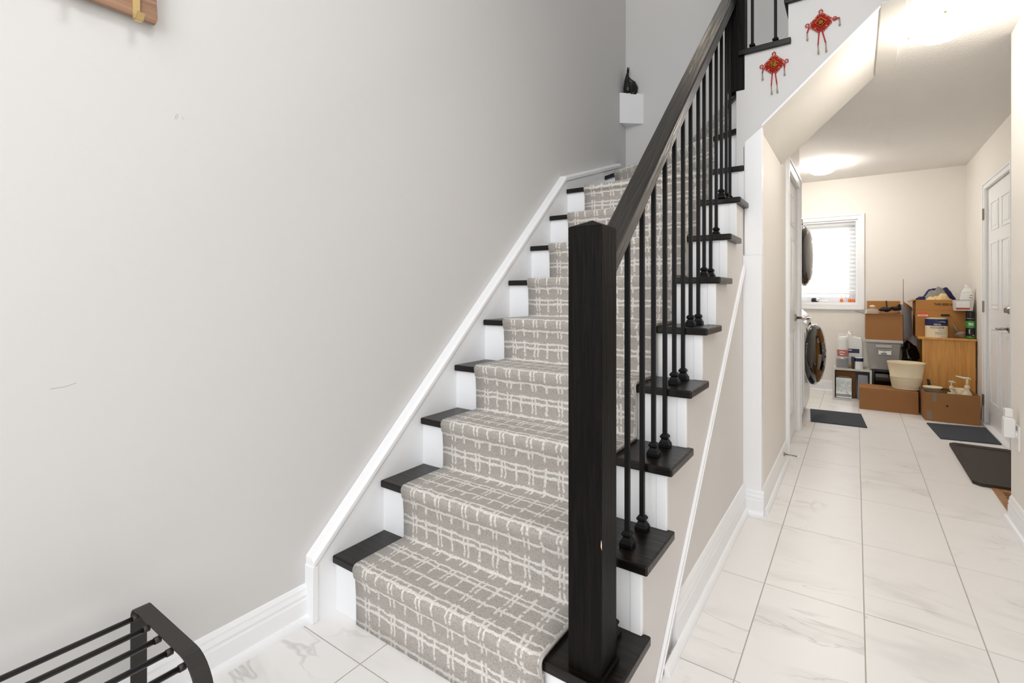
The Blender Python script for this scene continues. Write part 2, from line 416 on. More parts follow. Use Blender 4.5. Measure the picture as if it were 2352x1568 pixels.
# ceilings
struct('ceiling', MB().box(.178, XR+.1, .9, YK, CEIL, CEIL+.35).box(.086, XR+.1, YK+.001, 3.49, CEIL, CEIL+.35).box(HX-.1, XR+.1, 3.49, YB, CEIL, CEIL+.35).box(-1.38, HX-.1, 4.537, YB, CEIL, CEIL+.35), M_ceil)
struct('trim_soffit_end', MB().prism([(.088, 2.61), (.178, 2.61), (.178, 3.33), (.170, 3.375), (.150, 3.41), (.120, 3.435), (.088, 3.445)], 2, CEIL-.006, CEIL-.0005), M_soffit, bevel=.004)
# sloped soffit under the upper flight
sx0, sz0, sx1, sz1 = HX, 1.888, .092, 2.316
struct('ceiling_soffit', MB().prism([(sx0-.09, sz0-.084), (sx1, sz1), (sx1, sz1+.06), (sx0-.09, sz0-.024)], 1, YK+.001, 3.49), M_soffit)
# wall of the upper flight (stepped top)
kw = MB()
kw.prism([(-.49, 1.71), (-.457, 1.71), (-.457, 2.085), (-.49, 2.085)], 1, YK, YK+.07)
kw.prism([(-.457, 1.800), (sx0, sz0), (sx0, 2.255), (-.452, 2.255), (-.457, 2.085)], 1, YK, YK+.07)
zx = lambda x: sz0+(x-sx0)*(sz1-sz0)/(sx1-sx0)
kw.prism([(sx0, sz0), (-.262, zx(-.262)), (-.262, 2.255), (sx0, 2.255)], 1, YK, YK+.07)
kw.prism([(-.262, zx(-.262)), (-.055, zx(-.055)), (-.055, 2.445), (-.262, 2.445)], 1, YK, YK+.07)
kw.prism([(-.055, zx(-.055)), (sx1, sz1), (.6, 2.316), (.6, 2.66), (-.055, 2.66)], 1, YK, YK+.07)
struct('wall_upper_flight', kw, M_wall)
struct('floor_upper', MB().box(-.055, 1.1, YK+.07, 3.7, 2.62, 2.66).box(.178, 1.1, .9, YK-.03, 2.6621, 2.68), M_dwoodx)
# thin bead along soffit edge
mb = MB(); dx, dz = sx1-sx0, sz1-sz0
mb.prism([(sx0, sz0-.002), (sx1, sz1-.002), (sx1, sz1+.010), (sx0, sz0+.010)], 1, YK-.003, YK+.004)
struct('trim_1', mb, M_trim)
# ceiling beyond, right of the column: casing post at the end of the hall wall
c = MB().box(-.460, HX+.001, YK-.014, YK+.05, 0, 1.262)
c.prism([(-.452, 1.262), (HX+.001, 1.262), (HX+.001, 1.885), (-.452, 1.823)], 1, YK-.006, YK+.04)
struct('trim_post', c, M_trim, bevel=.003)

# under-stair wall (saw-tooth under the treads)
pts = [(Y1+.012, 0)]
for k in range(1, 9):
    pts += [(yr(k)+.012, k*RISE-TH-.001), (yr(k+1)+.012, k*RISE-TH-.001)]
pts = pts[:1]+[pts[1]]+pts[2:]
pts += [(yr(9)+.012, 1.71-TH), (YK+.03, 1.71-TH), (YK+.03, 0)]
struct('wall_understair', MB().prism([p for p in pts], 0, XS-.07, XS), M_greige)
# diagonal moulding
sl = (1.206-.002)/(2.622-1.338)
def diag(y): return .002+(y-1.338)*sl
mb = MB().prism([(1.338, 0.0), (1.370, 0.0), (2.645, diag(2.645)-.034*1.0+.004), (2.645, diag(2.645))], 0, XS, XS+.010)
mb.prism([(1.350, 0.0), (1.360, 0.0), (2.645, diag(2.645)-.024), (2.645, diag(2.645)-.012)], 0, XS+.010, XS+.014)
struct('trim_2', mb, M_trim, bevel=.002)

# baseboards : profile swept along straight runs
BP = [(0, 0), (.014, 0), (.014, .072), (.011, .078), (.013, .088), (.009, .100), (.009, .108), (.004, .118), (0, .120)]
def baseboard(name, p0, p1, nrm, h=1.0, shoe=True, e0=0, e1=0):
    p0, p1 = Vector((p0[0], p0[1], 0)), Vector((p1[0], p1[1], 0)); n = Vector((nrm[0], nrm[1], 0)); t = (p1-p0).normalized()
    mb = MB(); A = [p0+n*a+Vector((0, 0, b*h)) for a, b in BP]; B = [p1+n*a+Vector((0, 0, b*h)) for a, b in BP]
    mb.hexa(A, B); o = struct(name, mb, M_trim)
    if shoe:
        q = [(.014, 0)]+[(.014+.017*math.cos(a), .024*math.sin(a)) for a in [i*PI/12 for i in range(7)]]
        mb = MB(); mb.hexa([p0-t*e0+n*a+Vector((0, 0, b)) for a, b in q], [p1+t*e1+n*a+Vector((0, 0, b)) for a, b in q])
        s_ = obj('shoe_moulding', mb, M_trim, o)
    return o
baseboard('baseboard_left', (XW, -1.5), (XW, .945), (1, 0))
baseboard('baseboard_understair', (XS, 1.505), (XS, YK-.014), (1, 0), 1.15, e0=.125)
mb = MB()
baseboard('baseboard_hall_left', (HX, YK), (HX, DY0-.09), (1, 0), 1.0)
baseboard('baseboard_post', (-.460, YK-.014), (HX+.012, YK-.014), (0, -1), .98)
baseboard('baseboard_back', (-1.3, YB), (XR, YB), (0, -1))
baseboard('baseboard_right_far', (XR, rd1+.055), (XR, YB), (-1, 0))
baseboard('baseboard_right_near', (XN, 0.4), (XN, 3.262), (-1, 0), 1.0, e1=.015)

# ------------------------------------------------------------------ staircase
st = thing('staircase', 'closed winding staircase with black treads and white risers against the pale wall', 'staircase', (-.95, 1.9, 0))
def poly_nose(pts, z, name='tread'):
    mb = MB().prism(pts, 2, z-TH, z)
    return obj(name, mb, M_dwoodx, st, bevel=.007, seg=3)
for k in range(1, 9):
    a, b = yr(k)-NOSE, yr(k+1)
    poly_nose([(XL, a), (XE, a), (XE, b+.014), (XS+.001, b+.014), (XS+.001, b+.004), (XL, b+.004)], k*RISE)
for k in range(1, 10):
    y = yr(k)
    r = obj('riser', MB().box(XL, XS+.001, y, y+.016, (k-1)*RISE+(.0 if k > 1 else 0), k*RISE-TH), M_trim, st)
    obj('riser_cap', MB().box(XS-.028, XS+.003, y-.003, y+.010, (k-1)*RISE, k*RISE-TH), M_trim, r, bevel=.002)
# winders
PX, PY = -.475, 2.668
def rayd(deg): a = math.radians(deg); return Vector((-math.cos(a), math.sin(a)))
def on(deg, X=None, Y=None):
    d = rayd(deg); t = (X-PX)/d.x if X is not None else (Y-PY)/d.y
    return (PX+d.x*t, PY+d.y*t)
def shift(p, deg, s): d = rayd(deg); nn = Vector((-d.y, d.x)); return (p[0]+nn.x*s, p[1]+nn.y*s)  # s>0: down-stairs side
a30, a60, a90 = on(30, X=XL), on(60, Y=3.69), (PX, 3.69)
P0 = (PX, PY)
def chk(v): return v
# direction check: down-stairs side of the 0-degree line is -y
sgn = 1 if shift((0, 0), 0, 1)[1] < 0 else -1
def sh(p, deg, s): return shift(p, deg, sgn*s)
poly_nose([(XL, PY-NOSE), (-.457, PY-NOSE), (-.457, PY-.009), P0, sh(P0, 30, -.01), sh(a30, 30, -.01), (XL, a30[1]+.012)], 1.71)
poly_nose([sh(a30, 30, NOSE), (-.491, PY-NOSE*.9), (-.491, PY-.01), (-.491, PY+.03), sh(a60, 60, -.01), (XL, 3.69)], 1.90)
poly_nose([sh(a60, 60, NOSE), (-.491, PY-.012), (-.491, 3.69)], 2.09)
for deg, z0, e in ((30, 1.71, a30), (60, 1.90, a60), (90, 2.09, a90)):
    p, q = (Vector(P0) if deg < 90 else Vector((PX+.02, PY+.06))), Vector(e)
    if deg == 90: q = Vector((PX+.02, 3.69))
    d = (q-p).normalized(); nn = Vector(sh((0, 0), deg, -1))
    ring = [p, q, q+nn*.014, p+nn*.014]
    obj('riser', MB().prism([tuple(v) for v in ring], 2, z0, z0+RISE-TH), M_trim, st)
for x0, x1, z in ((-.462, -.262, 2.28), (-.262, -.055, 2.47)):
    poly_nose([(x0-NOSE, YK-.02), (x1+.012, YK-.02), (x1+.012, YK+.012), (x1+.004, YK+.012), (x1+.004, 3.69), (x0-NOSE, 3.69)], z)
for x, z in ((-.262, 2.28), (-.055, 2.47)):
    obj('riser', MB().box(x, x+.014, YK+.07, 3.69, z, z+RISE-TH), M_trim, st)
# wall-side skirt board with cap
zt = lambda y: .198+(y-.939)*(1.780-.198)/(2.645-.939)
sk = [(.94, 0), (.94, .19), (2.645, 1.780), (3.494, 2.040), (3.494, 1.60), (1.3, 0)]
obj('skirt_board', MB().prism(sk, 0, XW+.001, XL), M_trim, st)
cap = MB()
def capseg(a, b, w0=.020):
    (ya, za), (yb, zb) = a, b
    cap.hexa([(XW, ya, za-w0), (XL+.007, ya, za-w0), (XL+.007, ya, za), (XL-.004, ya, za+.010), (XW, ya, za+.012)],
             [(XW, yb, zb-w0), (XL+.007, yb, zb-w0), (XL+.007, yb, zb), (XL-.004, yb, zb+.010), (XW, yb, zb+.012)])
capseg((.939, .198), (2.645, 1.780)); capseg((2.640, 1.778), (3.494, 2.040))
cap.box(XW, XL+.0064, .9355, .9555, 0, .184)
obj('skirt_cap', cap, M_trim, st, bevel=.002)

# ------------------------------------------------------------------ stair runner
rn = thing('stair_runner', 'grey and cream plaid carpet runner down the middle of the stairs', 'carpet', (-.97, 1.0, 0))
RX0, RX1 = -1.338, -.617
def runner_mesh(rows, uvs, name):
    """rows: list of (left point, right point, v)"""
    nx = 10
    bm = bmesh.new(); L = bm.loops.layers.uv.new('UVMap'); grid = []
    for (a, b, uvv) in rows:
        a, b = Vector(a), Vector(b); grid.append([(bm.verts.new(a.lerp(b, i/nx)), uvs(a.lerp(b, i/nx), uvv)) for i in range(nx+1)])
    for j in range(len(grid)-1):
        for i in range(nx):
            q = (grid[j][i], grid[j][i+1], grid[j+1][i+1], grid[j+1][i])
            f = bm.faces.new([x[0] for x in q]); f.smooth = True
            for l, x in zip(f.loops, q): l[L].uv = x[1]
    me = bpy.data.meshes.new(name); bm.to_mesh(me); bm.free(); me.materials.append(M_carpet)
    o = bpy.data.objects.new(name, me); COL.objects.link(o); o.location = -ROOTLOC[rn.name]; o.parent = rn
    so = o.modifiers.new('thick', 'SOLIDIFY'); so.thickness = .011; so.offset = -1
    return o
T = .012
prof = [(yr(1)-T, .001)]
for k in range(1, 9):
    y, z = yr(k), k*RISE
    prof += [(y-T, z-RISE+.05), (y-T-.001, z-RISE+.10), (y-T-.004, z-TH-.016), (y-NOSE-.006, z-TH-.006)]
    for i in range(0, 7):
        a = PI*(.95-i*.5/6*.9); a = PI-(i/6)*PI/2
        prof.append((y-NOSE+.006+.017*math.cos(a), z-.007+.018*math.sin(a)))
    prof += [(y-NOSE+.03, z+T), (y+RUN*.5, z+T), (yr(k+1)-T-.006, z+T), (yr(k+1)-T, z+T+.004)]
y, z = yr(9), 1.71
prof += [(y-T, z-.06), (y-T-.004, z-TH-.016), (y-NOSE-.006, z-TH-.006)]
for i in range(7):
    a = PI-(i/6)*PI/2; prof.append((y-NOSE+.006+.017*math.cos(a), z-.007+.018*math.sin(a)))
rows = []; sacc = 0; last = None
for p in prof:
    if last: sacc += math.dist(p, last)
    last = p; rows.append(((RX0+.010, p[0], p[1]), (RX1-.002, p[0], p[1]), sacc))
runner_mesh(rows, lambda p, v: (p.x-RX0, v), 'runner_strip')
# binding along the open edge
mb = MB(); mb.tube([(RX1-.001, p[0], p[1]-.0) for p in prof], .0038, 6)
obj('edge_binding', mb, M_binding, rn, smooth=True)
# winder pieces
def winder(deg, z, inner0, outer0, inner1, outer1, base, vz):
    """carpet on a winder: riser+nose along line 'deg' between inner0/outer0, tread to the next line"""
    up = Vector(sh((0, 0), deg, 1)); rows = []; v = 0
    def R(a, b, off, zz):
        nonlocal v
        pa = Vector(a)+up*off; pb = Vector(b)+up*off
        rows.append(((pa.x, pa.y, zz), (pb.x, pb.y, zz), v))
    if base is not None:
        for zz, off in ((base+T, T), (base+.08, T+.001), (z-TH-.016, T+.004)):
            R(outer0, inner0, off, zz); v += .06
    R(outer0, inner0, NOSE+.006, z-TH-.006); v += .02
    for i in range(7):
        a = PI/2*i/6; R(outer0, inner0, NOSE-.006+.017*math.cos(a), z-.007+.018*math.sin(a)); v += .006
    rows.append(((outer0[0], outer0[1], z+T), (inner0[0], inner0[1], z+T), v)); v += .2
    rows.append(((outer1[0], outer1[1], z+T), (inner1[0], inner1[1], z+T), v))
    c0 = Vector((inner0[0], inner0[1])); dirv = (Vector(outer0)-Vector(inner0)).normalized()
    runner_mesh(rows, lambda p, vv: ((Vector((p.x, p.y))-c0).dot(dirv), vv), 'runner_winder')
def pt(deg, r): d = rayd(deg); return (PX+d.x*r, PY+d.y*r)
w30o = on(30, X=RX0); w60o = on(60, Y=3.55)
winder(0, 1.71, (RX1, PY), (RX0+.01, PY), pt(30, .15), w30o, None, 0)
winder(30, 1.90, pt(30, .15), w30o, pt(60, .15), w60o, 1.71, 0)
winder(60, 2.09, pt(60, .15), w60o, pt(90, .15), (PX, 3.56), 1.90, 0)
# piece going up the first riser of the upper flight
rows = [((-.455-T, 3.56, 2.10), (-.455-T, 2.84, 2.10), 0), ((-.455-T, 3.56, 2.25), (-.455-T, 2.84, 2.25), .15), ((-.482, 3.56, 2.262), (-.482, 2.84, 2.262), .17), ((-.488, 3.56, 2.28), (-.488, 2.84, 2.28), .19), ((-.47, 3.56, 2.292), (-.47, 2.84, 2.292), .21), ((-.27, 3.56, 2.292), (-.27, 2.84, 2.292), .40)]
runner_mesh(rows, lambda p, v: (p.y, v), 'runner_winder')

# ------------------------------------------------------------------ railing
rl = thing('stair_railing', 'black stair railing with square newel, sloping handrail and thin iron balusters', 'railing', (-.516, 1.9, .19))
mb = MB().box(-.5595, -.4735, 1.032, 1.118, .19, 1.232)
mb.hexa([(-.5595, 1.032, 1.232), (-.4735, 1.032, 1.232), (-.4735, 1.118, 1.232), (-.5595, 1.118, 1.232)],
        [(-.518, 1.073, 1.2495), (-.515, 1.073, 1.2495), (-.515, 1.077, 1.2495), (-.518, 1.077, 1.2495)])
nw = obj('newel_post', mb, M_dwood, rl, bevel=.002)
obj('paint_chip', MB().prism([(-.4755, .500), (-.4728, .492), (-.4728, .506), (-.4745, .514)], 1, 1.0313, 1.0325), M_rawwood, nw)
obj('newel_base_trim', MB().box(-.4735, -.466, 1.00, 1.118, .19, .203), M_dwood, nw, bevel=.002)
sr = .9285
def rz(y): return 1.190+(y-1.149)*sr
ya, yb = 1.116, 2.70
def ring(y): return [(-.548, y, rz(y)-.054), (-.484, y, rz(y)-.054), (-.484, y, rz(y)-.006), (-.489, y, rz(y)), (-.543, y, rz(y)), (-.548, y, rz(y)-.006)]
obj('handrail', MB().hexa(ring(ya), ring(yb)), M_dwoody, rl)
obj('newel_post', MB().box(-.531, -.452, YK-.002, YK+.078, 2.085, 3.45), M_dwood, rl, bevel=.002, label='upper newel post at the turn of the stairs')
shoe_prof = [(.0175, 0), (.0175, .011), (.0150, .015), (.0095, .026), (.0135, .031), (.0135, .035), (.0085, .042)]
def baluster(x, y, z0, z1):
    t = .0063
    b = obj('baluster', MB().box(x-t, x+t, y-t, y+t, z0, z1), M_iron, rl)
    mb = MB(); rs = [[(x+sx_*r, y+sy_*r, z0+h) for sx_, sy_ in ((-1, -1), (1, -1), (1, 1), (-1, 1))] for r, h in shoe_prof]
    for i in range(len(rs)-1): mb.hexa(rs[i], rs[i+1])
    obj('baluster_shoe', mb, M_iron, b, bevel=.001, seg=1)
YBAL = [1.192, 1.293, 1.407, 1.507, 1.618, 1.72, 1.825, 1.926, 2.037, 2.13, 2.242, 2.346, 2.45, 2.555, 2.640]
for y in YBAL:
    k = min(8, int((y+NOSE-Y1)//RUN)+1)
    baluster(-.516, y, k*RISE+.0005, rz(y)-.050)
for x, z in ((-.424, 2.28), (-.321, 2.28)):
    baluster(x, YK+.045, z, z+1.15)

# ------------------------------------------------------------------ corner shelf + figurine
tri = [(XW+.001, 3.574), (-1.345, 3.699), (XW+.001, 3.699)]
cs = obj('corner_shelf', MB().prism(tri, 2, 2.385, 2.617), M_trim)
tag(cs, 'white triangular box shelf high in the stairwell corner', 'shelf')
fg = thing('figurine', 'dark green figurine with long neck and round back on the corner shelf', 'figurine', (-1.437, 3.648, 2.6175), math.atan2(.125, .145))
bm_ = MB()
body = [(.030, .0), (.036, .028), (.038, .06), (.032, .09), (.018, .115)]
bm_.ball((.018, 0, .048), .05, 3, (.92, .52, 1.0))
bm_.tube([(-.010, 0, .0), (-.016, 0, .05), (-.022, 0, .10), (-.020, 0, .14), (-.014, 0, .172)], [.036, .034, .022, .013, .009], 12)
bm_.tube([(.0, 0, .002), (.034, 0, .002), (.046, 0, .05), (.03, 0, .085), (.0, 0, .105), (-.014, 0, .13)], [.024, .026, .02, .018, .016, .010], 12)
obj('body', bm_, M_bronze, fg, smooth=True, local=True)
hd = MB().ball((-.014, 0, .184), .0115, 2, (1, .9, 1.1)).ball((-.022, 0, .184), .005, 1).tube([(-.018, 0, .192), (-.018, 0, .208)], .004, 6).tube([(-.008, 0, .192), (-.007, 0, .206)], .004, 6)
obj('head', hd, M_bronze, fg, smooth=True, local=True)

# ------------------------------------------------------------------ knot ornaments
def knot(cx, cz, label, glyph, tilt=0, flare=False):
    Y = YK-.004
    t = thing('knot_ornament', label, 'ornament', (cx, Y, cz), 0, 'red knot ornaments on the stair wall')
    def X(x): return cx+x
    mb = MB(); r = .0022
    n = 5; D = .040
    corners = [(0, D), (D*1.02, 0), (0, -D), (-D*1.02, 0)]
    for q in range(4):
        a, b = corners[q], corners[(q+1) % 4]
        for i in range(1, n):
            f = i/n; px, pz = a[0]+(b[0]-a[0])*f, a[1]+(b[1]-a[1])*f
            s_ = 1.06; mb.torus((X(px*s_), Y-.003, cz+pz*s_), .0062, .0018, n=14, k=6)
    for px, pz in ((0, D+.012), (D+.013, .004), (-D-.013, .004)): mb.torus((X(px), Y-.003, cz+pz), .0072, .0021, n=16, k=6)
    # woven body: crossing cords
    for i in range(-3, 4):
        o = i*.0075; L = .031
        for sgn_ in (1, -1):
            dx, dz = .7071, .7071*sgn_; nx, nz = -dz, dx
            mb.tube([(X(nx*o-dx*L), Y-.004, cz+nz*o-dz*L), (X(nx*o+dx*L), Y-.004-.001*sgn_, cz+nz*o+dz*L)], .0030, 6)
    obj('knot_body', mb, M_redcord, t, smooth=True)
    pl = obj('plaque', MB().prism([(X(0), cz-.024), (X(.024), cz), (X(0), cz+.024), (X(-.024), cz)], 1, Y-.012, Y-.006), M_dred, t, bevel=.002)
    edge = MB()
    for a, b in (((0, -.024), (.024, 0)), ((.024, 0), (0, .024)), ((0, .024), (-.024, 0)), ((-.024, 0), (0, -.024))):
        edge.tube([(X(a[0]*.9), Y-.0125, cz+a[1]*.9), (X(b[0]*.9), Y-.0125, cz+b[1]*.9)], .0008, 5)
    obj('plaque_edge', edge, M_goldc, pl)
    g = MB()
    for (x0, z0, x1, z1) in glyph: g.tube([(X(x0), Y-.0125, cz+z0), (X(x1), Y-.0125, cz+z1)], .0011, 5)
    obj('character', g, M_goldc, pl)
    for a in range(8):
        if a in (6,): continue
        an = a*PI/4; R_ = .040 if a % 2 == 0 else .031
        obj('bead', MB().ball((X(R_*math.cos(an)), Y-.010, cz+R_*math.sin(an)), .0036, 1), M_gold, t, smooth=True)
    # cords and caps
    ends = [(-.007, -.042, -.007-.004, -.098), (.006, -.042, .013+(.006 if flare else 0), -.096)]
    for x0, z0, x1, z1 in ends:
        c_ = obj('cord', MB().tube([(X(x0), Y-.003, cz+z0), (X((x0+x1)/2), Y-.006, cz+(z0+z1)/2), (X(x1), Y-.003, cz+z1)], .0026, 7), M_redcord, t, smooth=True)
        obj('cord_cap', MB().tube([(X(x1), Y-.003, cz+z1), (X(x1+.001), Y-.003, cz+z1-.020), (X(x1+.0012), Y-.003, cz+z1-.024), (X(x1+.002), Y-.003, cz+z1-.042)], [.0024, .0020, .0032, .0040], 7), M_tassel, c_, smooth=True)
    side = [(-.046, -.006, -.050, -.028), (.046, -.006, .044, -.028)]
    if flare: side = [(-.046, -.006, -.054, -.030), (.050, .0, .071, .001)]
    for x0, z0, x1, z1 in side:
        c_ = obj('cord', MB().tube([(X(x0), Y-.003, cz+z0), (X(x1), Y-.004, cz+z1)], .0030, 7), M_redcord, t, smooth=True)
        obj('cord_cap', MB().tube([(X(x1), Y-.003, cz+z1), (X(x1+.001), Y-.003, cz+z1-.020), (X(x1+.001), Y-.003, cz+z1-.034)], [.0020, .0028, .0046], 7), M_tassel, c_, smooth=True)
    obj('hanging_thread', MB().tube([(X(0), Y, cz+D+.018), (X(0), Y+.002, cz+D+.03)], .0005, 4), M_redcord, t)
FU = [(-.011, .006, -.003, .006), (-.007, .011, -.007, -.009), (-.011, -.002, -.007, .003), (-.001, .010, .011, .010), (.001, .006, .010, .006), (.001, .002, .010, .002), (.001, .006, .001, .002), (.010, .006, .010, .002), (-.001, -.002, .011, -.002), (-.001, -.010, .011, -.010), (-.001, -.002, -.001, -.010), (.011, -.002, .011, -.010), (.005, -.002, .005, -.010), (-.001, -.006, .011, -.006)]
knot(-.322, 2.172, 'red knot ornament with gold beads, the lower left one below the black tread', FU)
knot(-.131, 2.312, 'red knot ornament with splayed tassels, the upper right one near the sloped edge', [(-.008, 0, .008, 0), (0, .008, 0, -.008), (-.006, .006, .006, .006), (-.006, -.006, .006, -.006), (-.006, .006, -.006, -.006), (.006, .006, .006, -.006)], flare=True)

# ------------------------------------------------------------------ ceiling lamps
def lamp(x, y, label, R=.108, gm=None):
    t = thing('ceiling_light', label, 'ceiling light', (x, y, CEIL-.001), 0, 'flush bowl ceiling lights in the hall')
    obj('canopy', MB().lathe((x, y, CEIL), [(0, 0), (R*.86, 0), (R*.86, -.02), (0, -.02)], 32), M_white, t, smooth=False)
    pr = [(R, -.022), (R*.97, -.040), (R*.85, -.062), (R*.62, -.082), (R*.32, -.093), (0, -.096)]
    obj('glass_bowl', MB().lathe((x, y, CEIL), pr, 40), gm or M_lamp, t, smooth=True)
    for a in (2.6, 4.7, .5):
        px, py = x+R*1.01*math.cos(a), y+R*1.01*math.sin(a)
        obj('retaining_screw', MB().tube([(px-.01*math.cos(a), py-.01*math.sin(a), CEIL-.026), (px+.012*math.cos(a), py+.012*math.sin(a), CEIL-.026)], .006, 8), M_brass, t, smooth=True)
lamp(.317, 2.92, R=.118, label='frosted bowl ceiling light, the near large one by the sloped soffit')
lamp(-.265, 5.58, R=.125, label='frosted bowl ceiling light, the far small one over the laundry', gm=M_lamp_far)

# ------------------------------------------------------------------ doors
def casing(y0, y1, z1, x, s, wd, th, name):
    mb = MB().box(min(x, x+s*th), max(x, x+s*th), y0-wd, y0, 0, z1+wd).box(min(x, x+s*th), max(x, x+s*th), y1, y1+wd, 0, z1+wd).box(min(x, x+s*th), max(x, x+s*th), y0, y1, z1, z1+wd)
    q = s*(th+.006)
    xo = x+s*th
    e = .0006
    mb.box(min(xo, x+q), max(xo, x+q), y0-wd+e, y0-wd+.016, 0, z1+wd-e).box(min(xo, x+q), max(xo, x+q), y1+wd-.016, y1+wd-e, 0, z1+wd-e).box(min(xo, x+q), max(xo, x+q), y0-wd+.016, y1+wd-.016, z1+wd-.016, z1+wd-e)
    return struct(name, mb, M_trim, bevel=.002)
def panel_door(name, x, s, y0, y1, z1):
    d = struct(name, MB().box(min(x-s*.035, x), max(x-s*.035, x), y0+.004, y1-.004, .010, z1-.004), M_trim)
    W = y1-y0; cols = [(y0+.11*W/.8, y0+W/2-.05*W/.8), (y0+W/2+.05*W/.8, y1-.11*W/.8)]
    rowsz = [(.20, .80), (.95, 1.48), (1.57, 1.80)]
    for a, b in cols:
        for z0, zz in rowsz:
            zz = min(zz, z1-.09)
            p = MB(); t_ = .012
            def bx(ya_, yb_, za_, zb_, h):
                p.box(min(x, x+s*h), max(x, x+s*h), ya_, yb_, za_, zb_)
            bx(a, b, z0, z0+t_, .005); bx(a, b, zz-t_, zz, .005); bx(a, a+t_, z0+t_, zz-t_, .005); bx(b-t_, b, z0+t_, zz-t_, .005)
            bx(a+.032, b-.032, z0+.032, zz-.032, .004)
            obj('door_panel', p, M_trim, d, bevel=.003)
    return d
def lever(d, x, s, y, z, dirn):
    hb = obj('door_handle', MB().lathe((x+s*.0, y, z), [(0, 0), (.027, 0), (.027, s*.008), (.016, s*.014), (0, s*.014)], 20, axis=0), M_nickel, d, smooth=False)
    obj('lever', MB().tube([(x+s*.01, y, z), (x+s*.05, y, z), (x+s*.056, y+dirn*.012, z), (x+s*.056, y+dirn*.09, z-.002), (x+s*.054, y+dirn*.105, z-.004)], [.010, .010, .010, .008, .005], 12), M_nickel, hb, smooth=True)
def hinge(d, x, s, y, z):
    obj('hinge', MB().box(min(x, x+s*.006), max(x, x+s*.006), y-.012, y+.012, z-.045, z+.045).tube([(x+s*.008, y, z-.047), (x+s*.008, y, z+.047)], .005, 8), M_nickel, d)
casing(DY0, DY1, DZ, HX, 1, .075, .018, 'trim_3')
d1 = panel_door('door_1', HX-.012, 1, DY0, DY1, DZ)
lever(d1, HX-.012, 1, DY1-.06, .885, -1)
for z in (.21, 1.72): hinge(d1, HX-.006, 1, DY0+.004, z)
casing(rd0, rd1, rdz, XR, -1, .05, .014, 'trim_4')
d2 = panel_door('door_2', XR+.012, -1, rd0, rd1, rdz)
lever(d2, XR+.012, -1, 4.815, .822, 1)
obj('deadbolt', MB().lathe((XR+.012, 4.80, .955), [(0, 0), (.028, 0), (.028, -.010), (.018, -.022), (.018, -.034), (0, -.034)], 20, axis=0), M_nickel, d2)
for z in (.20, .965, 1.72): hinge(d2, XR-.012, -1, rd1+.006, z)
obj('threshold', MB().box(XR-.03, XR+.05, rd0, rd1, 0, .018), M_trim, d2, bevel=.004)

# ------------------------------------------------------------------ window
wn = MB(); t_ = .066
def frame(mb, x0, x1, z0, z1, tt, y0, y1):
    mb.box(x0-tt, x0, y0, y1, z0-tt, z1+tt).box(x1, x1+tt, y0, y1, z0-tt, z1+tt).box(x0, x1, y0, y1, z1, z1+tt).box(x0, x1, y0, y1, z0-tt, z0)
frame(wn, WX0, WX1, WZ0, WZ1, .058, YB-.016, YB)
frame(wn, WX0-.040, WX1+.040, WZ0-.040, WZ1+.040, .018, YB-.023, YB-.0161)
w1 = struct('window_1', wn, M_trim, bevel=.002)
jm = MB(); frame(jm, WX0+.02, WX1-.02, WZ0+.02, WZ1-.02, .02, YB, YB+.14); obj('jamb', jm, M_trim, w1)
sh_ = MB(); frame(sh_, WX0+.075, WX1-.075, WZ0+.075, WZ1-.075, .055, YB+.10, YB+.13)
obj('sash', sh_, M_trim, w1, bevel=.002)
obj('muntin', MB().box(-.249, -.239, YB+.113, YB+.117, WZ0+.075, WZ1-.075), M_trim, w1)
obj('pane', MB().box(WX0+.075, WX1-.075, YB+.1185, YB+.1215, WZ0+.075, WZ1-.075), M_film, w1)
bl = thing('window_blind', 'white horizontal slat blind lowered almost to the sill', 'blind', (-.38, YB+.05, WZ1))
bx0, bx1 = WX0+.022, WX1-.022
obj('headrail', MB().box(bx0, bx1, YB+.018, YB+.075, WZ1-.058, WZ1-.004), M_blind, bl, bevel=.002)
zz = WZ1-.085; i = 0
while zz > 1.105:
    a = math.radians(42); hw = .024; c_, s_ = math.cos(a)*hw, math.sin(a)*hw; yc = YB+.048
    mb = MB().hexa([(bx0, yc-c_, zz-s_), (bx0, yc+c_, zz+s_), (bx0, yc+c_, zz+s_+.003), (bx0, yc-c_, zz-s_+.003)], [(bx1, yc-c_, zz-s_), (bx1, yc+c_, zz+s_), (bx1, yc+c_, zz+s_+.003), (bx1, yc-c_, zz-s_+.003)])
    obj('slat', mb, M_blind, bl); zz -= .0445
obj('bottom_rail', MB().box(bx0, bx1, YB+.026, YB+.070, 1.062, 1.078), M_blind, bl, bevel=.003)
for x in (-.25, -.60): obj('lift_cord', MB().tube([(x, YB+.022, 1.07), (x, YB+.022, WZ1-.03)], .0012, 5), M_blind, bl)
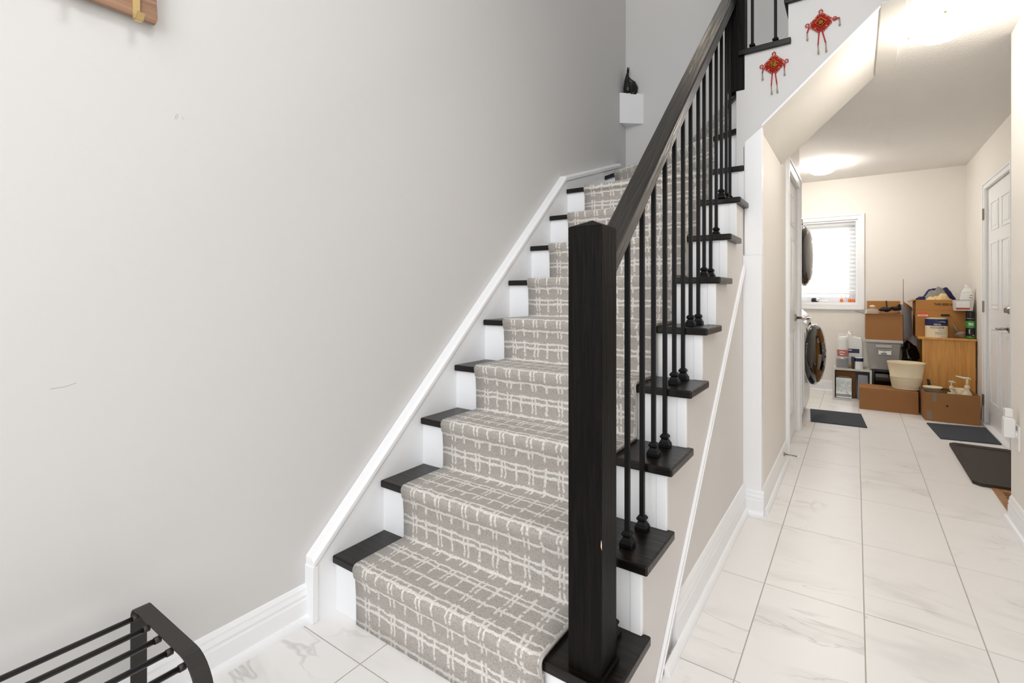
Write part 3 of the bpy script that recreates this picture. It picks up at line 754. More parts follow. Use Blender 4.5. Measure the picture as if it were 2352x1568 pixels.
# things on the sill
SZ = WZ0+.0205
cr = thing('window_crank', 'black and chrome window crank with white lever on the sill', 'window crank', (-.37, YB+.055, SZ))
obj('gear_cover', MB().lathe((-.375, YB+.055, SZ), [(0, 0), (.034, 0), (.034, .03), (.026, .044), (0, .046)], 18, sy=.6), M_black, cr, smooth=False)
obj('knob', MB().ball((-.35, YB+.045, SZ+.026), .020, 2), M_chrome, cr, smooth=True)
obj('lever', MB().box(-.34, -.245, YB+.045, YB+.060, SZ+.006, SZ+.018), M_white, cr, bevel=.003)
for x, m_, lab in ((-.128, M_orange, 'small bottle of orange liquid on the sill, leftmost of three'), (-.055, M_orange, 'small bottle of orange liquid on the sill, middle of three'), (-.022, M_orange, 'small bottle of orange liquid on the sill, rightmost of three')):
    b_ = thing('small_bottle', lab, 'bottle', (x, YB+.05, SZ), 0, 'small bottles on the window sill')
    obj('liquid', MB().lathe((x, YB+.05, SZ), [(0, 0), (.0155, 0), (.0135, .034), (0, .034)], 14), m_, b_, smooth=False)
    obj('neck', MB().lathe((x, YB+.05, SZ+.0342), [(0, 0), (.0135, 0), (.006, .018), (.006, .034), (0, .034)], 14), M_glass, b_)
b_ = thing('small_jar', 'small clear empty bottle between the orange bottles on the sill', 'bottle', (-.092, YB+.05, SZ))
obj('glass', MB().lathe((-.092, YB+.05, SZ), [(0, 0), (.018, 0), (.016, .04), (.006, .052), (.006, .078), (0, .078)], 14), M_glass, b_)

# ------------------------------------------------------------------ washer and dryer
def appliance(z0, z1, label, doorz, name, swing, dlab):
    t = thing(name, label, 'laundry machine', (-.68, 5.0, z0))
    y0, y1, xf = 4.655, 5.345, (-.345 if swing > .1 else -.405)
    ptsx = [(-1.0, z0+.012), (xf-.035, z0+.012), (xf-.008, z0+.10), (xf, z0+.30), (xf, z1-.16), (xf-.02, z1-.05), (xf-.07, z1), (-1.0, z1)]
    obj('body', MB().prism(ptsx, 1, y0, y1), M_appl, t, bevel=.012, seg=3)
    obj('control_panel', MB().hexa([(xf-.002, y0+.03, z1-.15), (xf-.002, y1-.03, z1-.15), (xf-.022, y1-.03, z1-.055), (xf-.022, y0+.03, z1-.055)], [(xf+.006, y0+.03, z1-.15), (xf+.006, y1-.03, z1-.15), (xf-.014, y1-.03, z1-.055), (xf-.014, y0+.03, z1-.055)]), M_appl, t, bevel=.002)
    obj('dial', MB().lathe((xf-.006, 5.0, z1-.10), [(0, 0), (.034, 0), (.034, .022), (.028, .032), (0, .032)], 20, axis=0), M_chrome, t)
    obj('door_gasket', MB().lathe((xf, 5.0, doorz), [(.255, 0), (.255, .012), (.235, .016), (.20, .010), (.20, 0)], 36, axis=0), M_chrome if swing else M_glossg, t)
    # the door: built about its hinge
    hy = 4.735 if swing >= 0 else 5.275
    d = obj('door', MB().lathe((0, 0, 0), [(0, .078), (.10, .074), (.17, .060), (.232, .046), (.262, .024), (.262, .008), (.24, 0), (0, 0)], 44, axis=0), M_gloss, t, smooth=True, local=True)
    d.location = Vector((xf+.018+.027*abs(swing)*4, 5.0+(-.008 if swing > 0 else 0), doorz-.0))-Vector((-.68, 5.0, z0))
    d.location.z = doorz-z0
    # recentre mesh: obj() moved the origin to the foot of the disc
    for v in d.data.vertices: v.co.z -= .262; v.co.x += .039
    d.rotation_euler = (0, 0, -swing)
    rg = MB().torus((0, 0, 0), .150, .010, (1, 0, 0), 36, 8) if swing > .1 else MB().lathe((0, 0, 0), [(0, .012), (.10, .008), (.16, .001), (.215, -.012), (.215, -.016), (0, -.016)], 36, axis=0)
    g = obj('door_glass', rg, M_gloss if swing > .1 else M_glossg, d, smooth=True, local=True)
    for v in g.data.vertices: v.co.z -= (.16 if swing > .1 else .215)
    g.location = (.040+(.012 if swing > .1 else .0395-.018), 0, 0)
    return t
appliance(0, .93, 'white front loading washer with a big black round door, on the floor', .545, 'washing_machine', .2, '')
appliance(.935, 1.80, 'white dryer with black round door stacked on top of the washer', 1.40, 'tumble_dryer', .06, '')

# ------------------------------------------------------------------ mats, vent, stops, outlet
mb = MB().prism([(-.345, 5.30), (.039, 5.332), (.076, 4.826), (-.309, 4.80)], 2, .0005, .008)
tag(obj('floor_mat', mb, M_slate, bevel=.002), 'slate grey mat in front of the washer', 'mat')
mb = MB().prism([(.478, 5.283), (.852, 5.36), (.868, 4.837), (.511, 4.777)], 2, .0005, .008)
tag(obj('floor_mat', mb, M_slate, bevel=.002), 'slate grey mat in front of the right hand door', 'mat')
bt = thing('boot_tray', 'dark brown rubber boot tray with raised rim by the near right wall', 'tray', (.70, 4.17, 0))
cx0, cx1, cy0, cy1 = .541, .868, 3.735, 4.64
def rrect(x0, x1, y0, y1, r):
    return [(x0+r, y0), (x1-r, y0), (x1, y0+r), (x1, y1-r), (x1-r, y1), (x0+r, y1), (x0, y1-r), (x0, y0+r)]
obj('tray_base', MB().prism(rrect(cx0, cx1, cy0, cy1, .03), 2, .001, .010), M_rubber, bt)
ro, ri = rrect(cx0, cx1, cy0, cy1, .03), rrect(cx0+.035, cx1-.035, cy0+.035, cy1-.035, .015)
mb = MB()
for i in range(8):
    a, b = ro[i], ro[(i+1) % 8]; c_, d_ = ri[(i+1) % 8], ri[i]
    mb.hexa([(a[0], a[1], .0101), (b[0], b[1], .0101), (c_[0], c_[1], .0101), (d_[0], d_[1], .0101)], [(a[0], a[1], .020), (b[0], b[1], .020), (c_[0], c_[1], .0125), (d_[0], d_[1], .0125)])
obj('tray_rim', mb, M_rubber, bt)
vt = thing('floor_vent', 'brown wooden slotted floor register partly under the boot tray', 'floor vent', (.69, 3.6, 0))
obj('frame', MB().box(.612, .647, 3.36, 3.73, 0.0005, .006).box(.735, .77, 3.36, 3.73, .0005, .006).box(.647, .735, 3.36, 3.395, .0005, .006).box(.647, .735, 3.695, 3.73, .0005, .006), M_vent, vt, bevel=.001)
obj('duct', MB().box(.647, .735, 3.395, 3.695, .0004, .0012), M_dark, vt)
for i in range(9):
    y = 3.405+i*.034; obj('slat', MB().box(.648, .734, y, y+.014, .0014, .0056), M_vent, vt)
ds = thing('door_stop', 'bronze rod door stop on the left baseboard of the hall', 'door stop', (HX+.014, 3.42, .085))
obj('flange', MB().lathe((HX+.0125, 3.43, .088), [(0, 0), (.014, 0), (.012, .006), (.006, .010), (0, .010)], 14, axis=0), M_nickel, ds)
obj('rod', MB().tube([(HX+.022, 3.43, .088), (HX+.082, 3.445, .082)], .0042, 8), M_nickel, ds, smooth=True)
obj('tip', MB().tube([(HX+.082, 3.445, .082), (HX+.094, 3.448, .080)], .007, 8), M_white, ds, smooth=True)
tag(obj('rubber_wedge', MB().hexa([(-.372, 4.60, .0005), (-.335, 4.60, .0005), (-.335, 4.65, .0005), (-.372, 4.65, .0005)], [(-.370, 4.602, .03), (-.352, 4.602, .022), (-.352, 4.648, .022), (-.370, 4.648, .03)]), M_cream, bevel=.002), 'small cream wedge on the floor at the end of the left wall', 'door wedge')
# outlet with plug-in device
ot = thing('wall_outlet', 'white wall outlet with plug-in sensor at the right wall corner', 'outlet', (XN, 3.16, .42))
obj('cover_plate', MB().box(XN-.007, XN, 3.108, 3.178, .362, .475), M_white, ot, bevel=.002)
obj('plug_stem', MB().tube([(XN-.007, 3.143, .435), (XN-.022, 3.143, .435)], .020, 14), M_white, ot)
dv = obj('plug_device', MB().prism([(XN-.052, .418), (XN-.012, .418), (XN-.012, .498), (XN-.020, .510), (XN-.048, .510), (XN-.052, .498)], 1, 3.120, 3.166), M_white, ot, bevel=.006, seg=3)
obj('sensor_head', MB().box(XN-.047, XN-.020, 3.124, 3.162, .5105, .548), M_white, dv, bevel=.004)

# ------------------------------------------------------------------ coat rack (top left) and shoe rack
kr = thing('coat_rack', 'wooden plank coat rack with brass hooks high on the left wall', 'coat rack', (XW, .1, 1.80))
obj('plank', MB().prism([(-.60, 1.762), (.506, 1.762), (.510, 1.775), (.507, 1.83), (.512, 1.90), (-.60, 1.90)], 0, XW+.014, XW+.028), M_plank, kr)
for y in (.463, .338, .12, -.10):
    h = MB(); hw = .0075
    path = [(XW+.0305, 1.89), (XW+.0305, 1.766), (XW+.036, 1.748), (XW+.052, 1.746), (XW+.064, 1.760)]
    for a, b in zip(path, path[1:]):
        d = Vector((b[0]-a[0], b[1]-a[1])).normalized(); n_ = Vector((-d.y, d.x))*.0022
        h.hexa([(a[0]-n_.x, y-hw, a[1]-n_.y), (a[0]+n_.x, y-hw, a[1]+n_.y), (a[0]+n_.x, y+hw, a[1]+n_.y), (a[0]-n_.x, y+hw, a[1]-n_.y)],
               [(b[0]-n_.x, y-hw, b[1]-n_.y), (b[0]+n_.x, y-hw, b[1]+n_.y), (b[0]+n_.x, y+hw, b[1]+n_.y), (b[0]-n_.x, y+hw, b[1]-n_.y)])
    obj('hook', h, M_brass, kr)
sr_ = thing('shoe_rack', 'low black metal shoe rack with round rods at the left wall', 'shoe rack', (-1.22, 0, 0))
def loop_path():
    xa, xb, zt_, zb_ = -1.420, -1.062, .330, .012
    pts = []
    for cx_, cz_, r_, a0, a1 in ((xa+.030, zt_-.030, .030, PI, PI/2), (xb-.085, zt_-.085, .085, PI/2, 0), (xb-.06, zb_+.06, .06, 0, -PI/2), (xa+.06, zb_+.06, .06, -PI/2, -PI)):
        for i in range(9):
            a = a0+(a1-a0)*i/8; pts.append((cx_+r_*math.cos(a), cz_+r_*math.sin(a)))
    return pts
for yy in (.455, -.45):
    P_ = loop_path(); th = .0045; mb = MB(); n = len(P_); rings = []
    for i in range(n):
        a = Vector(P_[(i-1) % n]); b = Vector(P_[(i+1) % n]); d = (b-a).normalized(); nn = Vector((-d.y, d.x)); p = Vector(P_[i])
        rings.append([(p.x, yy-.0165, p.y), (p.x, yy+.0165, p.y), (p.x-nn.x*th, yy+.0165, p.y-nn.y*th), (p.x-nn.x*th, yy-.0165, p.y-nn.y*th)])
    vs = [[mb.bm.verts.new(q) for q in r] for r in rings]
    for i in range(n):
        for k in range(4): mb.bm.faces.new((vs[i][k], vs[i][(k+1) % 4], vs[(i+1) % n][(k+1) % 4], vs[(i+1) % n][k]))
    fr = obj('end_frame', mb, M_rack, sr_, bevel=.0006, seg=1)
for i, (x, z) in enumerate(((-1.378, .318), (-1.314, .318), (-1.252, .318), (-1.190, .317), (-1.128, .312))):
    r_ = obj('rod', MB().tube([(x, -.44, z), (x, .441, z)], .0060, 12), M_rod, sr_, smooth=True)
    obj('rod_ferrule', MB().tube([(x, .430, z), (x, .442, z)], .0075, 12), M_rack, r_, smooth=True)
for i, x in enumerate((-1.36, -1.30, -1.24, -1.18, -1.12)):
    obj('rod', MB().tube([(x, -.44, .10), (x, .441, .10)], .0060, 12), M_rod, sr_, smooth=True)

# ------------------------------------------------------------------ clutter at the back wall
def carton(name, label, x0, x1, y0, y1, z0, z1, m, flaps=(), lid=False, inner=M_cardd, rz=0):
    """open carton: four walls and a floor; flaps: list of (side, length, angle)"""
    t = thing(name, label, 'box', ((x0+x1)/2, (y0+y1)/2, z0), rz); th = .004
    ox, oy = (x0+x1)/2, (y0+y1)/2
    X0, X1, Y0, Y1_, Z1 = x0-ox, x1-ox, y0-oy, y1-oy, z1-z0
    obj('box_body', MB().box(X0, X1, Y0, Y0+th, 0, Z1).box(X0, X1, Y1_-th, Y1_, 0, Z1).box(X0, X0+th, Y0+th, Y1_-th, 0, Z1).box(X1-th, X1, Y0+th, Y1_-th, 0, Z1).box(X0+th, X1-th, Y0+th, Y1_-th, 0, th), m, t, local=True)
    if lid: obj('box_lid', MB().box(X0, X1, Y0, Y1_, Z1, Z1+.003), m, t, local=True)
    for side, ln, ang in flaps:
        a = math.radians(ang); c_, s_ = math.cos(a)*ln, math.sin(a)*ln
        if side == 'front': q = [(Y0, Z1), (Y0-c_, Z1+s_)]; mb = MB().prism([q[0], q[1], (q[1][0]+.002, q[1][1]+.003), (q[0][0]+.003, q[0][1]+.003)], 0, X0+.002, X1-.002)
        if side == 'back': q = [(Y1_, Z1), (Y1_+c_, Z1+s_)]; mb = MB().prism([q[0], q[1], (q[1][0]-.003, q[1][1]+.002), (q[0][0]-.004, q[0][1]+.002)], 0, X0+.002, X1-.002)
        if side == 'right': q = [(X1, Z1), (X1+c_, Z1+s_)]; mb = MB().prism([q[0], q[1], (q[1][0]-.001, q[1][1]+.003), (q[0][0]-.003, q[0][1]+.003)], 1, Y0+.003, Y1_-.003)
        if side == 'left': q = [(X0, Z1), (X0-c_, Z1+s_)]; mb = MB().prism([q[0], q[1], (q[1][0]+.001, q[1][1]+.003), (q[0][0]+.003, q[0][1]+.003)], 1, Y0+.003, Y1_-.003)
        obj('box_flap', mb, m, t, local=True)
    return t
# long flat closed carton in front, on the floor
lb = carton('cardboard_box', 'long low closed cardboard box on the floor under the cream pot', .028, .452, 5.60, 5.86, .001, .196, M_kraft, lid=True)
obj('tape', MB().box(-.10, .10, -.020, .012, .198, .1988), M_screwd, lb, local=True)
obj('lid_seam', MB().box(-.210, .211, -.002, .001, .1981, .1984), M_cardd, lb, local=True)
# open carton front right
ob = carton('cardboard_box', 'open brown cardboard box on the floor holding cream pump bottles', .472, .818, 5.42, 5.74, .001, .240, M_kraft, rz=.05)
obj('tape', MB().box(-.125, -.098, -.1615, -.1602, .165, .239), M_screwd, ob, local=True)
obj('tape', MB().box(-.160, -.128, -.1615, -.1602, .010, .085), M_screwd, ob, local=True)
obj('stain', MB().lathe((-.03, -.1603, .135), [(0, 0), (.008, 0), (.007, -.0006), (0, -.0006)], 10, axis=1), M_ink, ob, local=True)
# contents
bw_ = thing('round_tub', 'cream round tub lying in the open box, left side', 'tub', (.545, 5.57, .12))
obj('tub_wall', MB().lathe((.545, 5.57, .11), [(0, .01), (.055, 0), (.066, .150), (.069, .150), (.069, .156), (.062, .156), (.052, .012), (0, .014)], 28), M_cream, bw_, smooth=True)
hb = thing('black_brush', 'black handled brush sticking out of the cream tub', 'brush', (.54, 5.62, .20))
obj('brush_handle', MB().hexa([(.526, 5.648, .22), (.550, 5.648, .22), (.550, 5.656, .22), (.526, 5.656, .22)], [(.512, 5.648, .318), (.534, 5.648, .314), (.534, 5.656, .314), (.512, 5.656, .318)]), M_black, hb, bevel=.002)
obj('strap', MB().tube([(.600, 5.52, .255), (.606, 5.50, .266), (.630, 5.49, .262), (.652, 5.49, .246)], .005, 8), M_black, hb, smooth=True)
def pump(x, y, z0, R, H, neckz, label, spout, big):
    t = thing('pump_bottle', label, 'bottle', (x, y, z0), 0, 'cream pump bottles in the open box')
    obj('bottle_body', MB().lathe((x, y, z0), [(0, 0), (R, 0), (R*1.05, H*.35), (R, H*.55), (R*.62, H*.82), (R*.30, H*.93), (R*.30, H), (0, H)], 24, sy=.8), M_cream, t, smooth=True)
    obj('pump_collar', MB().lathe((x, y, z0+H), [(0, 0), (R*.40, 0), (R*.36, .018), (.010, .024), (0, .024)], 16), M_cream, t)
    obj('pump_stem', MB().tube([(x, y, z0+H+.02), (x, y, neckz)], .006 if not big else .009, 10), M_cream, t, smooth=True)
    obj('pump_spout', MB().tube([(x+.025, y, neckz-.002), (x+.008, y, neckz+.004), (x-.02, y, neckz+.004), (x-spout, y, neckz+.016)], [.006, .010, .008, .005] if not big else [.006, .010, .009, .005], 10), M_cream, t, smooth=True)
pump(.668, 5.58, .06, .042, .20, .315, 'short cream pump bottle in the open box, left of the tall one', .012, False)
pump(.758, 5.52, .06, .048, .225, .362, 'tall cream pump bottle with long spout in the open box', .070, True)
tag(obj('plastic_scoop', MB().lathe((.728, 5.62, .16), [(0, 0), (.04, 0), (.055, .10), (.052, .10), (.037, .004), (0, .004)], 20), M_cream, smooth=True), 'pale translucent cup between the two pump bottles', 'cup')
# ribbed pot
pr = [(0, 0), (.098, 0), (.100, .004)]
for i in range(9):
    z = .008+i*.0125; r0 = .100+.0385*(z/.243)
    pr += [(r0+.002, z), (r0+.002, z+.008), (r0-.0006, z+.0105)]
pr += [(.137, .236), (.141, .243), (.138, .246), (.133, .240), (.096, .01), (0, .01)]
pt_ = thing('plant_pot', 'cream ribbed oval plant pot standing on the long cardboard box', 'pot', (.375, 5.735, .2005))
obj('pot_wall', MB().lathe((.375, 5.735, .2005), pr, 48, sy=.84), M_cream, pt_, smooth=True)
obj('rim_hole', MB().ball((.392, 5.735+.1115, .2005+.226), .006, 1, (1, .4, 1)), M_dark, pt_)
# honey cabinet
cb = thing('wooden_cabinet', 'honey coloured wooden cabinet side on with a thin overhanging top', 'cabinet', (.69, 6.09, 0))
obj('side_panel', MB().box(.500, .862, 5.86, 5.876, .001, .652), M_honey, cb, bevel=.0015)
obj('side_panel', MB().box(.500, .862, 6.32, 6.336, .001, .652), M_honey, cb)
obj('back_panel', MB().box(.846, .862, 5.876, 6.32, .001, .652), M_honey, cb)
obj('shelf', MB().box(.510, .846, 5.876, 6.32, .30, .316), M_honey, cb)
obj('cabinet_top', MB().box(.470, .866, 5.845, 6.345, .652, .670), M_honey, cb, bevel=.002)
TZ = .6705
# big carton on cabinet
bb = carton('cardboard_box', 'large cardboard box marked THIS SIDE UP on the wooden cabinet', .466, .834, 6.01, 6.335, TZ, 1.012, M_card, flaps=(('left', .055, -28),))
def bl_(o, x, z): return (x-.650, -.1632, z-TZ)
text_obj('printed_text', 'THIS SIDE UP', M_ink, bb, bl_(0, .668, .960), .030, xs=.82, bold=True, local=True)
obj('flap_seam', MB().box(-.182, .182, -.1634, -.1625, .245, .2465), M_cardd, bb, local=True)
rs_ = obj('red_sticker', MB().box(-.170, -.096, -.1640, -.1627, .178, .218), M_redsticker, bb, local=True)
obj('sticker_band', MB().box(-.170, -.096, -.1646, -.1641, .186, .202), M_cream, rs_, local=True)
bpy.data.objects[rs_.name]
text_obj('printed_text', 'FRAGILE', M_redsticker, bb, (-.133, -.1650, .1885), .014, xs=1.0, bold=True, local=True)
obj('ink_stamp', MB().box(-.004, .058, -.1640, -.1627, .190, .209), M_ink, bb, local=True)
obj('ink_stamp', MB().box(.055, .078, -.1640, -.1627, .184, .186), M_ink, bb, local=True)
# fix sub-part offset of the band (parent origin is its own foot)
for o_ in rs_.children: o_.location = (0, -.0009, .008)
# clothes heap
def heap(name, label, blobs, m, seed, cat='clothes', amp=.018, freq=14):
    mb = MB()
    for c_, r, sc_ in blobs: mb.ball(c_, r, 3, sc_)
    mb.jitter(amp, freq, seed)
    return tag(obj(name, mb, m, smooth=True), label, cat)
def cloth(name, label, x0, x1, y0, y1, z0, prof, m, seed, fold=.012, freq=22, nx=44, ny=18):
    """crumpled cloth: a folded sheet over a heap; prof = heights at even steps from x0 to x1"""
    bm = bmesh.new(); g = []
    for j in range(ny+1):
        row = []
        for i in range(nx+1):
            u, v = i/nx, j/ny; t = u*(len(prof)-1); k = min(int(t), len(prof)-2); h = prof[k]+(prof[k+1]-prof[k])*(t-k)
            h *= math.sin(PI*min(max(v, 0), 1))**.45
            p = Vector((x0+(x1-x0)*u, y0+(y1-y0)*v, 0)); q = p*freq+Vector((seed*9.7, 0, 0))
            r = abs(mnoise.noise(Vector((q.x, q.y*.5, seed))))*2+.5*abs(mnoise.noise(q*2.3))
            row.append(bm.verts.new((p.x+mnoise.noise(q+Vector((3, 1, 5)))*.012, p.y+mnoise.noise(q+Vector((9, 2, 4)))*.010, z0+h-r*fold*(1 if h > .01 else .3))))
        g.append(row)
    for j in range(ny):
        for i in range(nx): bm.faces.new((g[j][i], g[j][i+1], g[j+1][i+1], g[j+1][i]))
    mb = MB(); mb.bm = bm
    o = obj(name, mb, m, smooth=True); so = o.modifiers.new('thick', 'SOLIDIFY'); so.thickness = .004
    return tag(o, label, 'clothes')
cloth('navy_garment', 'navy blue garment heaped on the open big box', .488, .768, 6.14, 6.30, .985, [.045, .062, .072, .115, .135, .140, .145, .150, .150, .148, .105, .05], M_navyc, 1)
cloth('grey_garment', 'grey cloth draped over the navy garment', .545, .722, 6.055, 6.20, .990, [.05, .095, .115, .125, .145, .150, .140, .120, .085, .04], M_greyc, 2, fold=.020, freq=26)
cloth('cream_towel', 'cream coloured towel folded under the grey cloth', .552, .728, 6.02, 6.10, .990, [.04, .055, .050, .062, .066, .085, .088, .080, .060, .03], M_creamc, 3, fold=.012, freq=26)
# white small box with red band and white bottle
wb = thing('small_white_box', 'small white box with red band at the top corner of the big box', 'box', (.80, 6.06, .925))
obj('box_body', MB().hexa([(.726, 5.903, .9165), (.850, 5.903, .9165), (.854, 6.004, .9165), (.730, 6.004, .9165)], [(.720, 5.90, 1.012), (.855, 5.90, 1.012), (.859, 6.004, 1.012), (.724, 6.004, 1.012)]), M_greyw, wb, bevel=.002)
obj('paper_label', MB().box(.738, .828, 5.8965, 5.9015, .945, 1.002), M_white, wb)
obj('red_band', MB().box(.738, .828, 5.8965, 5.9030, .930, .944), M_red, wb)
bt_ = thing('white_jug', 'white plastic bottle with screw cap standing on the small white box', 'bottle', (.81, 5.955, 1.0125))
def rg_(x0, x1, y0, y1, z): return [(x0, y0, z), (x1, y0, z), (x1, y1, z), (x0, y1, z)]
obj('jug_body', MB().hexa(rg_(.770, .853, 5.925, 5.99, 1.0127), rg_(.778, .853, 5.925, 5.99, 1.080)), M_white, bt_, bevel=.006, seg=3)
obj('jug_shoulder', MB().hexa(rg_(.779, .852, 5.926, 5.989, 1.0805), rg_(.800, .842, 5.94, 5.975, 1.122)), M_white, bt_, bevel=.006, seg=3)
obj('screw_cap', MB().lathe((.820, 5.957, 1.1225), [(0, 0), (.017, 0), (.019, .012), (.017, .028), (0, .030)], 18), M_white, bt_)
obj('print', MB().box(.832, .850, 5.9235, 5.9248, 1.052, 1.058).box(.828, .850, 5.9235, 5.9248, 1.030, 1.037), M_greyc, bt_)
# paint can with navy and cream label
pc = thing('paint_can', 'gallon can with navy and cream label standing on the wooden cabinet', 'can', (.606, 5.93, TZ))
R = .080
obj('can_body', MB().lathe((.606, 5.93, TZ), [(0, 0), (R, 0), (R, .172), (R-.004, .176), (R-.006, .168), (0, .168)], 40), M_cream, pc, smooth=False)
obj('navy_label', MB().lathe((.606, 5.93, TZ+.108), [(R+.0004, 0), (R+.0009, 0), (R+.0009, .060), (R+.0004, .060)], 40), M_navy, pc)
obj('can_rim', MB().torus((.606, 5.93, TZ+.174), R-.001, .003, (0, 0, 1), 40, 6), M_silver, pc, smooth=True)
text_obj('printed_text', 'TOTAL', M_white, pc, (.606, 5.93, TZ+.114), .017, wrap=R+.0013, bold=True)
text_obj('printed_text', 'TOTALSTRI', M_navy, pc, (.606, 5.93, TZ+.083), .021, wrap=R+.0007)
sw = MB()
for i in range(8):
    a = .05+i*.09; z = TZ+.140+.006*math.sin(i*.4)
    p = lambda aa, zz_: (.606+math.sin(aa)*(R+.0012), 5.93-math.cos(aa)*(R+.0012), zz_)
    sw.hexa([p(a, z-.002*(i+1)/4), p(a+.09, z-.002*(i+1)/4), p(a+.09, z-.002*(i+1)/4+.001), p(a, z-.002*(i+1)/4+.001)], [p(a, z+.002), p(a+.09, z+.002), p(a+.09, z+.003), p(a, z+.003)])
obj('swoosh_print', sw, M_white, pc)
ln = MB()
for z, a0, a1 in ((.068, .1, .75), (.050, -.2, .8), (.040, -.2, .8), (.030, -.2, .8), (.012, .3, .8)):
    n_ = 10
    for i in range(n_):
        b0, b1 = a0+(a1-a0)*i/n_, a0+(a1-a0)*(i+1)/n_
        q = lambda aa, zz_, rr: (.606+math.sin(aa)*rr, 5.93-math.cos(aa)*rr, TZ+zz_)
        ln.hexa([q(b0, z, R+.0002), q(b1, z, R+.0002), q(b1, z, R+.0008), q(b0, z, R+.0008)], [q(b0, z+.0025, R+.0002), q(b1, z+.0025, R+.0002), q(b1, z+.0025, R+.0008), q(b0, z+.0025, R+.0008)])
obj('small_print', ln, M_greyc, pc)
# knotted bag
kb = thing('knotted_bag', 'small knotted translucent plastic bag on the cabinet beside the can', 'bag', (.77, 5.93, TZ))
obj('bag_body', MB().ball((.768, 5.93, TZ+.032), .040, 3, (1.05, .6, .78)).jitter(.012, 30, 5), M_screwd, kb, smooth=True)
obj('bag_knot', MB().tube([(.755, 5.93, TZ+.058), (.742, 5.93, TZ+.075), (.733, 5.93, TZ+.10), (.722, 5.93, TZ+.125)], [.014, .005, .012, .005], 8), M_screwd, kb, smooth=True)
# spray can
sc_ = thing('spray_can', 'black spray can with green label marked 90 at the cabinet corner', 'spray can', (.836, 5.925, TZ))
R2 = .032
obj('can_body', MB().lathe((.836, 5.925, TZ), [(0, 0), (R2, 0), (R2, .172), (R2*.9, .178), (0, .178)], 28), M_black, sc_)
obj('spray_cap', MB().lathe((.836, 5.925, TZ+.179), [(0, 0), (R2*.96, 0), (R2*.96, .058), (R2*.8, .064), (0, .064)], 28), M_black, sc_)
obj('can_ring', MB().torus((.836, 5.925, TZ+.1785), R2, .0016, (0, 0, 1), 28, 6), M_silver, sc_)
obj('green_label', MB().lathe((.836, 5.925, TZ+.095), [(R2+.0003, 0), (R2+.0008, 0), (R2+.0008, .062), (R2+.0003, .062)], 28), M_green, sc_)
obj('green_foot', MB().lathe((.836, 5.925, TZ+.006), [(R2+.0003, 0), (R2+.0008, 0), (R2+.0008, .016), (R2+.0003, .016)], 28), M_green, sc_)
text_obj('printed_text', '90', M_white, sc_, (.836, 5.925, TZ+.116), .036, wrap=R2+.0012, bold=True)
obj('small_print', MB().box(.822, .828, 5.8918, 5.8932, TZ+.045, TZ+.082).box(.834, .858, 5.8945, 5.8985, TZ+.030, TZ+.034), M_greyw, sc_)
# storage tub (clear) with lid, label
tb = thing('storage_tub', 'clear plastic storage tub with lid under the open brown carton', 'tub', (.22, 6.08, .325))
x0, x1 = .075, .365
obj('tub_body', MB().hexa([(x0+.035, 5.965, .328), (x1-.030, 5.965, .328), (x1-.030, 6.24, .328), (x0+.035, 6.24, .328)], [(x0+.008, 5.945, .592), (x1-.012, 5.945, .592), (x1-.012, 6.26, .592), (x0+.008, 6.26, .592)]), M_tub, tb, bevel=.012, seg=3)
obj('tub_lid', MB().box(x0-.006, x1+.004, 5.930, 6.275, .594, .622), M_tublid, tb, bevel=.006)
obj('tub_handle', MB().box(.160, .285, 5.9335, 5.947, .548, .576), M_tublid, tb, bevel=.005)
lb_ = obj('paper_label', MB().box(.180, .278, 5.9375, 5.9405, .482, .530), M_white, tb)
obj('label_print', MB().box(.184, .274, 5.9365, 5.9372, .520, .527).box(.200, .245, 5.9365, 5.9372, .487, .495).box(.212, .24, 5.9365, 5.9372, .504, .508), M_ink, lb_)
obj('scrunched_paper', MB().ball((.150, 5.985, .355), .022, 2), M_white, tb, smooth=True)
obj('grey_contents', MB().ball((.22, 6.10, .44), .10, 3, (1.0, .9, .95)).jitter(.02, 12, 9), M_greyc, tb, smooth=True)
# carton on tub
ub = carton('cardboard_box', 'open brown carton on the clear tub holding glass lid and basket', .078, .366, 5.95, 6.28, .6225, .862, M_kraft, flaps=(('front', .016, 40),))
obj('box_flap', MB().box(-.128, .144, .158, .162, .2395, .372), M_card, ub, local=True)
lidt = thing('glass_pot_lid', 'domed glass pot lid with cream knob in the upper left carton', 'lid', (.136, 6.06, .868))
obj('glass_dome', MB().lathe((.136, 6.06, .862), [(.066, 0), (.064, .024), (.050, .046), (.024, .060), (0, .062)], 28), M_glass, lidt, smooth=True)
obj('knob', MB().lathe((.136, 6.06, .924), [(0, 0), (.010, 0), (.010, .008), (.022, .014), (.022, .026), (0, .032)], 18), M_cream, lidt, smooth=True)
bk = thing('wicker_basket', 'low round wicker basket in the upper carton', 'basket', (.28, 6.07, .84))
mb = MB()
for i in range(6): mb.torus((.270, 6.07, .846+i*.008), .076+.0012*i, .0055, (0, 0, 1), 36, 6)
obj('woven_wall', mb, M_basket, bk, smooth=True)
obj('basket_floor', MB().lathe((.275, 6.07, .845), [(0, 0), (.078, 0), (.078, .004), (0, .004)], 30), M_basket, bk)
heap('black_bag', 'black cloth bag stuffed in the wicker basket', [((.240, 6.06, .915), .042, (1.2, .8, .55)), ((.315, 6.06, .925), .042, (1.1, .8, .6)), ((.350, 6.07, .950), .016, (1, .8, 1))], M_blackc, 4, 'bag', .014, 26)
tag(obj('black_handle_tool', MB().tube([(.252, 6.07, .92), (.246, 6.07, 1.0)], .0055, 8), M_black), 'thin black handle standing up out of the cloth bag', 'handle')
